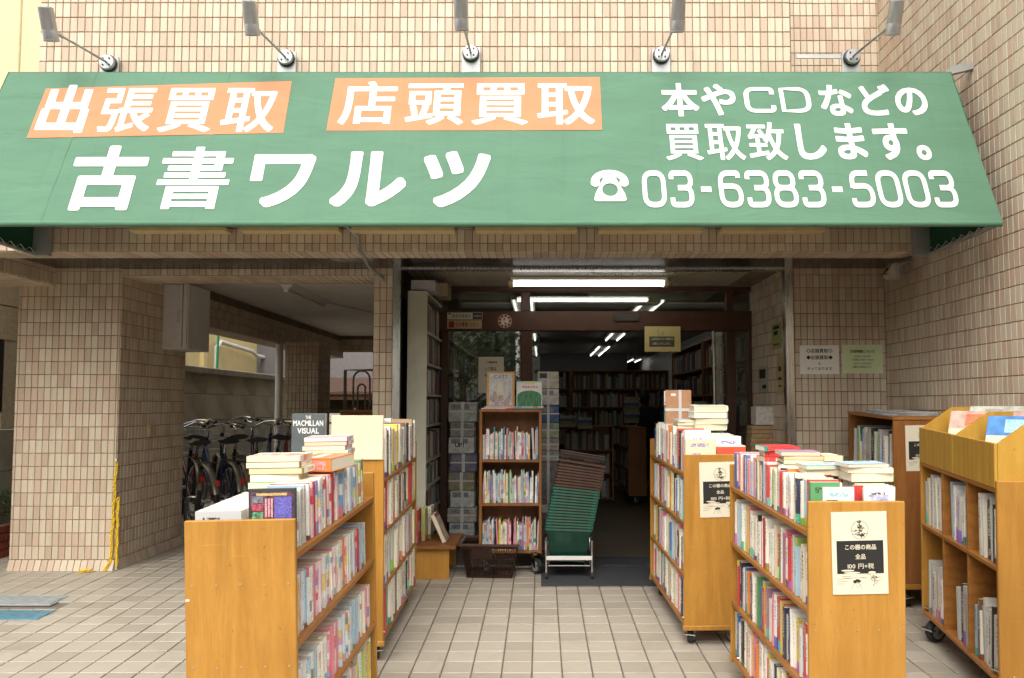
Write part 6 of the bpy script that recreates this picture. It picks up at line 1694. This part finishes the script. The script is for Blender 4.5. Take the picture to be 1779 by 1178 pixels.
# ------------------------------------------------------------------ signs on the shop front
YS = YG - .034
M_REDP = mat('sign_red', (.26, .02, .025), .5); M_CREAMP = mat('sign_cream', (.62, .56, .44), .5); M_TANP = mat('sign_tan', (.52, .38, .22), .5)
t, w, h = sheet('member_sign', 'white member sign with black end block on the brown rail', 777, 543, 838, 555, YS, M_CREAMP, 'sign')
MB().box(.45 * w, .98 * w, -.002, -.0013, -.88 * h, .88 * h).build('black_block', M_INK, t)
text(t, '東京古書組合', M_INK, (-.18 * w, 0), 1.05 * w, 1.15 * h, .0, .05, Matrix.Translation((0, -.0015, 0)))
text(t, '加盟店', M_CREAMP, (.71 * w, 0), .46 * w, .8 * h, .0, .0, Matrix.Translation((0, -.0022, 0)))
MB().box(-.93 * w, -.80 * w, -.002, -.0013, .45 * h, .8 * h).build('small_mark', M_INK, t)
t, w, h = sheet('member_sign', 'tan member sign with red square mark below the white one', 777, 556.5, 837, 571, YS, M_TANP, 'sign')
MB().box(-.92 * w, -.60 * w, -.002, -.0013, -.75 * h, .75 * h).build('red_mark', M_REDP, t)
text(t, '全古書連', M_REDP, (-.18 * w, 0), .78 * w, 1.2 * h, .015, .0, Matrix.Translation((0, -.0015, 0)))
text(t, '加盟店', mat('brown_ink', (.25, .18, .12), .6), (.56 * w, 0), .60 * w, 1.2 * h, .015, .0, Matrix.Translation((0, -.0015, 0)))
pc_ = at(877, 558, YS)
t = thing('round_sticker', 'round red member sticker with a white middle on the brown rail', 'sticker', pc_)
for nm, r_, m_, y in (('rim', .062, M_CREAMP, 0), ('red_ring', .059, M_REDP, -.0006), ('white_middle', .037, M_CREAMP, -.0012)):
    MB().lathe([(r_, 0), (r_, .0006)], n=32, M=Matrix.Translation((0, y, 0)) @ Matrix.Rotation(R(90), 4, 'X')).build(nm, m_, t)
for i in range(9):
    an = R(20 + i * 40); MB().box(-.006, .006, -.0022, -.0013, -.006, .006, M=Matrix.Translation((.048 * math.cos(an), 0, .048 * math.sin(an)))).build('mark', M_CREAMP, t)
for dx, dz in ((-.004, .02), (.006, -.022)): MB().box(-.009, .009, -.0026, -.0019, -.006, .006, M=Matrix.Translation((dx, 0, dz))).build('mark', M_INK, t)
MB().tube([(.0, -.002, .012), (-.010, -.002, 0), (.006, -.002, -.014)], .0015, 5).build('mark', M_INK, t)
t, w, h = sheet('hanging_notice', 'yellow mask notice hanging from the door header', 1120, 567, 1182, 611, YG - .06, mat('yellow_notice_paper', (.62, .52, .22), .7, var=.04), 'notice')
MB().box(-.74 * w, .66 * w, -.0018, -.0013, -.62 * h, .20 * h).build('dark_panel', mat('olive_black', (.09, .085, .05), .7), t)
text(t, '入店時はマスク着用を', M_PAPER, (-.03 * w, .0), 1.28 * w, .22 * h, .01, 0, Matrix.Translation((0, -.002, 0)))
text(t, 'お願いいたします。', M_PAPER, (-.03 * w, -.36 * h), 1.12 * w, .22 * h, .01, 0, Matrix.Translation((0, -.002, 0)))
MB().tube([(-.25 * w, -.002, .78 * h), (-.22 * w, -.002, .3 * h), (.05 * w, -.002, .35 * h), (.1 * w, -.002, .55 * h), (-.08 * w, -.002, .5 * h)], .0022, 5).build('line_drawing', MATS['olive_black'], t)
t, w, h = sheet('paper_notice', 'cream paper notice taped inside the left glass pane', 831, 620, 875, 683, YG + .008, M_PAPER)
text(t, 'レジ袋有料化', M_INK, (.02 * w, .70 * h), .95 * w, .13 * h, .03, 0, Matrix.Translation((0, -.0012, 0)))
text(t, 'レジ袋は', M_INK, (-.05 * w, .34 * h), .95 * w, .24 * h, .01, 0, Matrix.Translation((0, -.0012, 0)))
text(t, '有料です', M_INK, (-.05 * w, -.02 * h), .95 * w, .24 * h, .01, 0, Matrix.Translation((0, -.0012, 0)))
# sheets on the porch side wall (face -X)
def wsheet(label, y0, y1, py0, py1, m, dark):
    xw = 1.885 - .0085
    ym = (y0 + y1) / 2
    z1, z0 = at(1340, py0, ym).z, at(1340, py1, ym).z
    t = thing('wall_notice', label, 'notice', (xw, ym, (z0 + z1) / 2), (0, 0, R(-90)), 'notices on the porch side wall')
    w_, h_ = (y1 - y0) / 2, (z1 - z0) / 2
    MB().box(-w_, w_, -.001, 0, -h_, h_).build('sheet', m, t)
    for i, (a_, b_, c_, d_) in enumerate(dark): MB().box(a_ * w_, b_ * w_, -.0016, -.0011, c_ * h_, d_ * h_).build('print', M_INK, t)
wsheet('olive green notice near the steel trim on the porch wall', 6.05, 6.30, 562, 606, mat('olive_paper', (.32, .34, .10), .6), [(-.6, .6, .55, .8), (-.5, .3, .1, .4), (-.6, .5, -.7, -.6)])
wsheet('narrow tan notice below the olive one on the porch wall', 6.03, 6.17, 618, 686, mat('tan_paper', (.45, .36, .14), .6), [(-.5, .5, .2, .45), (-.6, .6, -.25, -.1), (-.4, .4, -.6, -.5)])
wsheet('small pale picture sheet on the porch wall', 6.42, 6.70, 637, 682, mat('pale_olive_paper', (.40, .38, .28), .6), [(-.8, .5, .1, .8), (-.2, .6, -.7, -.4)])
# porch strip light
a, b = at(888, 495, 6.45), at(1157, 495, 6.45)
t = thing('porch_strip_light', 'lit white twin tube strip light under the porch ceiling', 'light', ((a.x + b.x) / 2, 6.45, ZS))
L = (b.x - a.x) / 2
MB().bbox(-L, L, -.09, .09, -.022, .004, .003).build('housing', M_WHITE, t)
MB().tube([(-L + .02, -.035, -.045), (L - .02, -.035, -.045)], .012, 10).build('tube', M_TUBE, t, True)
MB().tube([(-L + .02, .035, -.045), (L - .02, .035, -.045)], .012, 10).build('tube', M_TUBE, t, True)
for s in (-1, 1): MB().bbox(s * L - .02, s * L + .02, -.06, .06, -.066, -.0225, .003).build('socket', MATS['aged_cream_enamel'], t)
a, b, c, d = P2(1022, 505, 1148, 527, YG + .1)
o = MB().bbox(a, b, YG + .1, YG + .28, c, d, .008).build('air_curtain', mat('cream_aircon', (.40, .37, .26), .5)); tag(o, 'cream air curtain unit inside above the doorway', 'air curtain')
# ------------------------------------------------------------------ inside the shop
M_CEIL = mat('shop_ceiling', (.34, .33, .28), .8, var=.05, scale=2)
tag(MB().box(-1.13, XR, YG + .09, 24.5, 2.66, 2.70).build('shop_ceiling', M_CEIL), 'pale ceiling inside the bookshop', kind='structure')
m, nt, p = newmat('shelved_spines')
g = nd(nt, 'NewGeometry')
pal_ = [(.42, .38, .28), (.50, .46, .36), (.30, .28, .22), (.14, .05, .04), (.07, .08, .14), (.46, .42, .34), (.10, .16, .10), (.36, .26, .14), (.05, .045, .04), (.52, .50, .44), (.20, .06, .06), (.22, .26, .30)]
c = ramp(nt, g.outputs['Random Per Island'], [(i / len(pal_), q) for i, q in enumerate(pal_)], 'CONSTANT')
nz = nd(nt, 'TexNoise', None, Vector=nd(nt, 'Mapping', None, Vector=g.outputs['Position'], Scale=(90, 90, 60)).outputs[0], Scale=1.0, Detail=1.0)
c = mixc(nt, mth(nt, 'MULTIPLY', mth(nt, 'GREATER_THAN', nz.outputs['Fac'], .60), .5), c, (.10, .09, .08))
nt.links.new(c, p.inputs['Base Color']); p.inputs['Roughness'].default_value = .6
M_SPINES = m
ri = random.Random(77)
def inner_shelf(label, x, y, rz, L, H, D, rows, cat='shelf', casters=False, front=True, lift=0.0):
    """shelf unit: length along local x, open face towards local -y"""
    t = thing('bookcase', label, cat, (x, y, FL), (0, 0, rz), 'bookcases inside the shop')
    M = mat_of((x, y, FL), (0, 0, rz))
    z0 = .08 + lift
    for s in (0, L - .02): MB().bbox(s, s + .02, 0, D, z0 - .04, H, .002).build('side_panel', M_DARKW, t)
    MB().box(.021, L - .021, D - .012, D - .002, z0, H).build('back_panel', M_DARKW, t)
    for r_ in range(rows + 1):
        z = z0 + (H - z0) * r_ / rows
        MB().bbox(.0205, L - .0205, .004, D - .013, z - .02, z, .001).build('shelf', M_DARKW, t)
        if r_ < rows:
            xx = .024
            dz = (H - z0) / rows
            while xx < L - .06:
                th = ri.uniform(.016, .04); h = min(dz - .035, ri.uniform(.17, .25))
                if ri.random() < .03: xx += ri.uniform(.02, .08)
                pu = ri.uniform(.0, .03)
                spines.box(xx, xx + th - .0015, .012 + pu, .012 + pu + .13, z + .001, z + h, M=M @ Matrix.Translation((0, 0, 0)))
                xx += th
    if casters:
        for xx in (.06, L - .06): caster(t, xx, D / 2, 0, R(20))
    return t
inner_shelf('tall dark bookcase across the back of the shop, left part', -1.0, 12.0, 0, 1.45, 2.02 - FL, .24, 6)
inner_shelf('tall dark bookcase across the back of the shop, right part', .47, 12.0, 0, 1.5, 2.02 - FL, .24, 6)
inner_shelf('tall bookcase along the inside right wall, nearer part', 1.92, 9.2, R(-90), 2.1, 2.25 - FL, .26, 6)
inner_shelf('tall bookcase along the inside right wall, farther part', 1.92, 11.4, R(-90), 2.15, 2.25 - FL, .26, 6)
inner_shelf('tall bookcase along the inside left wall', -.98, 7.5, R(90), 4.2, 2.2 - FL, .2, 6)
inner_shelf('low wheeled bookcase in the middle of the shop', 1.10, 11.0, R(-90), 1.15, .96, .23, 3, casters=True, lift=.06)
inner_shelf('low bookcase in the shop behind the basket stack', .30, 9.9, 0, .62, .98, .24, 3)
inner_shelf('low bookcase just inside the right of the doorway', 1.30, 9.0, R(-90), 1.2, .98, .24, 3)
tag(spines.build('shelved_books', M_SPINES), 'rows of dim old books filling the bookcases inside the shop', kind='stuff')
# piles on the low shelves inside
for i, (px0, px1, py0, py1, Y, lab) in enumerate(((970, 1000, 722, 742, 9.7, 'pale boxed books on the low bookcase behind the baskets, left pile'), (1003, 1030, 725, 745, 9.7, 'pale boxed books on the low bookcase behind the baskets, right pile'), (1085, 1112, 690, 735, 10.4, 'mixed pile of books beside the browsing person'), (1205, 1232, 697, 722, 7.9, 'tan stack of books inside the right of the doorway'), (1168, 1200, 695, 722, 8.0, 'pale stack of books inside behind the wrapped parcel'))):
    a, b, c, d = P2(px0, py0, px1, py1, Y)
    t = thing('book_pile', lab, 'book pile', ((a + b) / 2, Y, c), group='book piles inside the shop')
    n = max(3, int((d - c) / .035)); hh = (d - c) / n
    for j in range(n): MB().bbox(-(b - a) / 2 + ri.uniform(0, .02), (b - a) / 2 - ri.uniform(0, .02), ri.uniform(0, .02), .16, j * hh, (j + 1) * hh - .002, .002).build('volume', mat(f'inner_pile_{j % 4}', ((.42, .38, .26), (.34, .30, .22), (.10, .18, .30), (.48, .45, .38))[j % 4], .7, var=.2), t)
# strip lights on the shop ceiling: pairs running into the depth, seen near the doorway too
def strip(x, y, L, along, w):
    t = thing('strip_light', f'lit twin tube strip light on the shop ceiling, {w}', 'light', (x, y, 2.66), (0, 0, 0 if along else R(90)), 'strip lights inside the shop')
    MB().bbox(-.13, .13, 0, L, -.045, -.001, .003).build('housing', M_WHITE, t)
    for s in (-1, 1): MB().tube([(s * .095, .02, -.062), (s * .095, L - .02, -.062)], .011, 8).build('tube', M_TUBE2, t, True)
for k, y in enumerate((8.3, 10.2, 12.2, 14.9, 16.4, 18.4, 20.6)):
    strip(1.22, y, 1.25, True, f'right hand line, {ORD(k + 1)} from the doorway')
    if k < 5: strip(-.20, y, 1.25, True, f'left hand line, {ORD(k + 1)} from the doorway')
strip(2.35, 19.0, 1.25, True, 'far right at the back')
# person browsing among the shelves: seen from behind, dark jacket
def person():
    t = thing('person', 'person with dark hair and dark jacket browsing inside the shop, seen from behind', 'person', (at(1121, 700, 11.3).x, 11.3, FL)); t.scale = (.95, .95, .95)
    J = {'pelvis': (0, .0, .82, .135, .10), 'waist': (0, -.01, .96, .125, .09), 'chest': (0, .02, 1.14, .155, .11), 'neckb': (0, .06, 1.27, .07, .07), 'neck': (0, .09, 1.33, .05, .05),
         'ls': (-.16, .03, 1.21, .06, .06), 'le': (-.23, .06, .96, .047, .047), 'lw': (-.15, .25, .93, .036, .036), 'rs': (.16, .03, 1.21, .06, .06), 're': (.23, .06, .96, .047, .047), 'rw': (.15, .25, .93, .036, .036),
         'lh': (-.09, .0, .76, .085, .085), 'lk': (-.10, .02, .44, .06, .06), 'la': (-.10, 0, .08, .042, .042), 'lt': (-.11, .13, .04, .035, .03), 'rh': (.09, .0, .76, .085, .085), 'rk': (.10, .02, .44, .06, .06), 'ra': (.10, 0, .08, .042, .042), 'rt': (.11, .13, .04, .035, .03)}
    E_ = [('pelvis', 'waist'), ('waist', 'chest'), ('chest', 'neckb'), ('neckb', 'neck'), ('chest', 'ls'), ('ls', 'le'), ('le', 'lw'), ('chest', 'rs'), ('rs', 're'), ('re', 'rw'), ('pelvis', 'lh'), ('lh', 'lk'), ('lk', 'la'), ('la', 'lt'), ('pelvis', 'rh'), ('rh', 'rk'), ('rk', 'ra'), ('ra', 'rt')]
    names = list(J)
    me = bpy.data.meshes.new('body'); me.from_pydata([J[n][:3] for n in names], [(names.index(a), names.index(b)) for a, b in E_], [])
    me.materials.append(mat('dark_navy_cloth', (.014, .016, .028), .85, var=.3, scale=30))
    o = obj('body', me, t)
    mod = o.modifiers.new('skin', 'SKIN')
    for i, n in enumerate(names):
        sv = me.skin_vertices[0].data[i]; sv.radius = (J[n][3], J[n][4]); sv.use_root = (n == 'pelvis')
    o.modifiers.new('sub', 'SUBSURF').levels = 2; o.modifiers['sub'].render_levels = 2
    sk_ = mat('skin', (.42, .25, .17), .6)
    H = Matrix.Translation((0, .13, 1.43)) @ Matrix.Rotation(R(-28), 4, 'X')
    hd = MB(); prof = []
    for i in range(11):
        a = -math.pi / 2 + math.pi * i / 10; prof.append((max(.001, .078 * math.cos(a) * (1 - .18 * max(0, -math.sin(a)))), .115 * math.sin(a)))
    hd.lathe(prof, n=18, M=H @ Matrix.Diagonal((1, 1.15, 1, 1)))
    head = hd.build('head', sk_, t, True)
    MB().prism([(.080, -.012), (.106, -.022), (.082, -.030)], 'x', -.012, .012, M=H).build('nose', sk_, head)
    MB().box(-.022, .022, .078, .084, -.060, -.054, M=H).build('mouth', mat('lips', (.30, .10, .09), .6), head)
    for s in (-1, 1):
        MB().lathe([(.001, -.008), (.008, -.004), (.009, 0), (.008, .004), (.001, .008)], n=8, M=H @ Matrix.Translation((s * .03, .080, .006))).build('eye', M_BLACK, head)
        MB().lathe([(.004, -.028), (.013, -.012), (.014, .012), (.006, .026)], n=8, M=H @ Matrix.Translation((s * .080, .0, -.005))).build('ear', sk_, head)
    hr = MB(); hv = []; rr = random.Random(2)
    for i in range(11):
        a = -math.pi / 2 + math.pi * (i + 1.5) / 12
        for k in range(18):
            an = 2 * math.pi * k / 18
            fr_ = math.sin(an)                        # + = face side
            cut = 0 if (fr_ > .35 and math.sin(a) < .45) else 1
            r_ = (.090 + rr.uniform(-.003, .004)) * math.cos(a)
            if not cut: r_ *= .78
            hv.append((r_ * math.cos(an), r_ * 1.15 * math.sin(an) - .006, .126 * math.sin(a)))
    hr.add(hv, [(i * 18 + k, i * 18 + (k + 1) % 18, i * 18 + 18 + (k + 1) % 18, i * 18 + 18 + k) for i in range(10) for k in range(18)] + [tuple(range(180, 198))], M=H)
    hr.build('hair', mat('black_hair', (.010, .008, .007), .5), t, True)
    for s in (-1, 1):
        hnd_ = MB(); P0 = Vector((s * .15, .25, .93))
        hnd_.tube([P0, P0 + Vector((-s * .01, .05, -.005)), P0 + Vector((-s * .02, .085, -.005))], [.026, .034, .030], 8)
        for f_ in range(4):
            q = P0 + Vector((-s * .02 + (f_ - 1.5) * .016, .085, -.005)); l_ = (.050, .060, .056, .042)[f_]
            hnd_.tube([q, q + Vector((0, l_ * .5, -.008)), q + Vector((0, l_ * .85, -.026))], [.009, .0085, .007], 6)
        q = P0 + Vector((-s * .035, .03, 0)); hnd_.tube([q, q + Vector((-s * .025, .025, .004)), q + Vector((-s * .03, .055, -.002))], [.010, .009, .008], 6)
        hnd_.build('hand', sk_, t, True)
    o = mkbook('soft', 'book', Matrix.Translation((t.location.x, 11.62, FL + .85)) @ Matrix.Rotation(R(-40), 4, 'X') @ Matrix.Translation((-.0, 0, 0)) @ Matrix(((0, 1, 0, -.09), (1, 0, 0, 0), (0, 0, 1, 0), (0, 0, 0, 1))), .02, .18, .13, 'cream', 'open paperback in the hands of the browsing person', 'book', 'books inside the shop', rnd)
person()
# ------------------------------------------------------------------ across the street (seen in the glass, and what closes off the low sky)
def block(label, x0, x1, y0, y1, H, col, floors, bays, sign=None):
    t = thing('street_building', label, 'building', ((x0 + x1) / 2, y1, -.3), group='buildings across the street')
    w_ = (x1 - x0) / 2; D = y1 - y0
    MB().box(-w_, w_, -D, 0, 0, H).build('wall', mat('facade_%d' % int(x0 * 10 + 500), col, .8, var=.08, scale=1.5), t)
    for f in range(floors):
        z = .6 + f * H / floors
        for b in range(bays):
            u = -w_ + (b + .5) * 2 * w_ / bays
            wi = MB().bbox(u - .7, u + .7, -.02, .05, z, z + 1.5, .02).build('window', M_GALV, t)
            MB().box(u - .62, u + .62, .052, .06, z + .08, z + 1.42).build('pane', mat('street_pane', (.05, .06, .07), .1), wi)
    MB().bbox(-w_ - .1, w_ + .1, -D, .15, H, H + .3, .03).build('parapet', M_CONC, t)
    if sign:
        MB().bbox(-w_ + .3, -w_ + .9, .10, .5, 2.0, H - 1, .02).build('red_sign', mat('street_red', (.45, .05, .04), .5), t)
block('white block of flats across the street with a tall red sign', -12, -1.5, -32, -21, 7.6, (.55, .54, .50), 3, 5, True)
block('grey office building across the street', -1.0, 10, -32, -22, 6.6, (.32, .32, .31), 2, 5)
block('brown apartment block across the street, to the right', 11, 24, -32, -22, 8.2, (.30, .20, .15), 3, 6)
block('beige apartment block across the street, to the left', -28, -13, -32, -21, 7.0, (.45, .40, .32), 3, 6)
def tree(label, x, y, h, seed):
    r_ = random.Random(seed)
    t = thing('street_tree', label, 'tree', (x, y, -.35), group='trees across the street')
    b = MB(); tips = []
    b.tube([(0, 0, 0), (.05, .03, h * .3), (.0, .1, h * .55)], [.16, .12, .08], 8)
    for i in range(9):
        an = i * 2.4; L = h * r_.uniform(.22, .36); z = h * (.30 + .035 * i)
        e = Vector((math.cos(an) * L, math.sin(an) * L, z + L * .7)); b.tube([(0, .04, z), e * .55 + Vector((0, 0, z * .45)), e], [.05, .03, .012], 6); tips += [e, e * .7 + Vector((0, 0, z * .3))]
    b.build('trunk', mat('bark', (.12, .09, .065), .9, var=.3), t, True)
    c = MB()
    for i in range(3600):
        q = r_.choice(tips) + Vector((r_.gauss(0, .55), r_.gauss(0, .55), r_.gauss(0, .45)))
        s = r_.uniform(.06, .13)
        c.add([(-s, 0, 0), (0, -s * .5, s * .15), (s, 0, 0), (0, s * .5, s * .15)], [(0, 1, 2, 3)], M=Matrix.Translation(q) @ Euler((r_.uniform(-.9, .9), r_.uniform(-.9, .9), r_.uniform(0, 6))).to_matrix().to_4x4())
    c.build('crown', mat('street_leaf', (.075, .12, .03), .6, var=.45, scale=3), t)
tree('leafy street tree across the road, left one', -2.3, -8.6, 5.6, 1)
tree('leafy street tree across the road, right one', 4.4, -9.0, 5.4, 2)
tree('leafy street tree across the road, far left one', -8.2, -8.8, 5.8, 3)
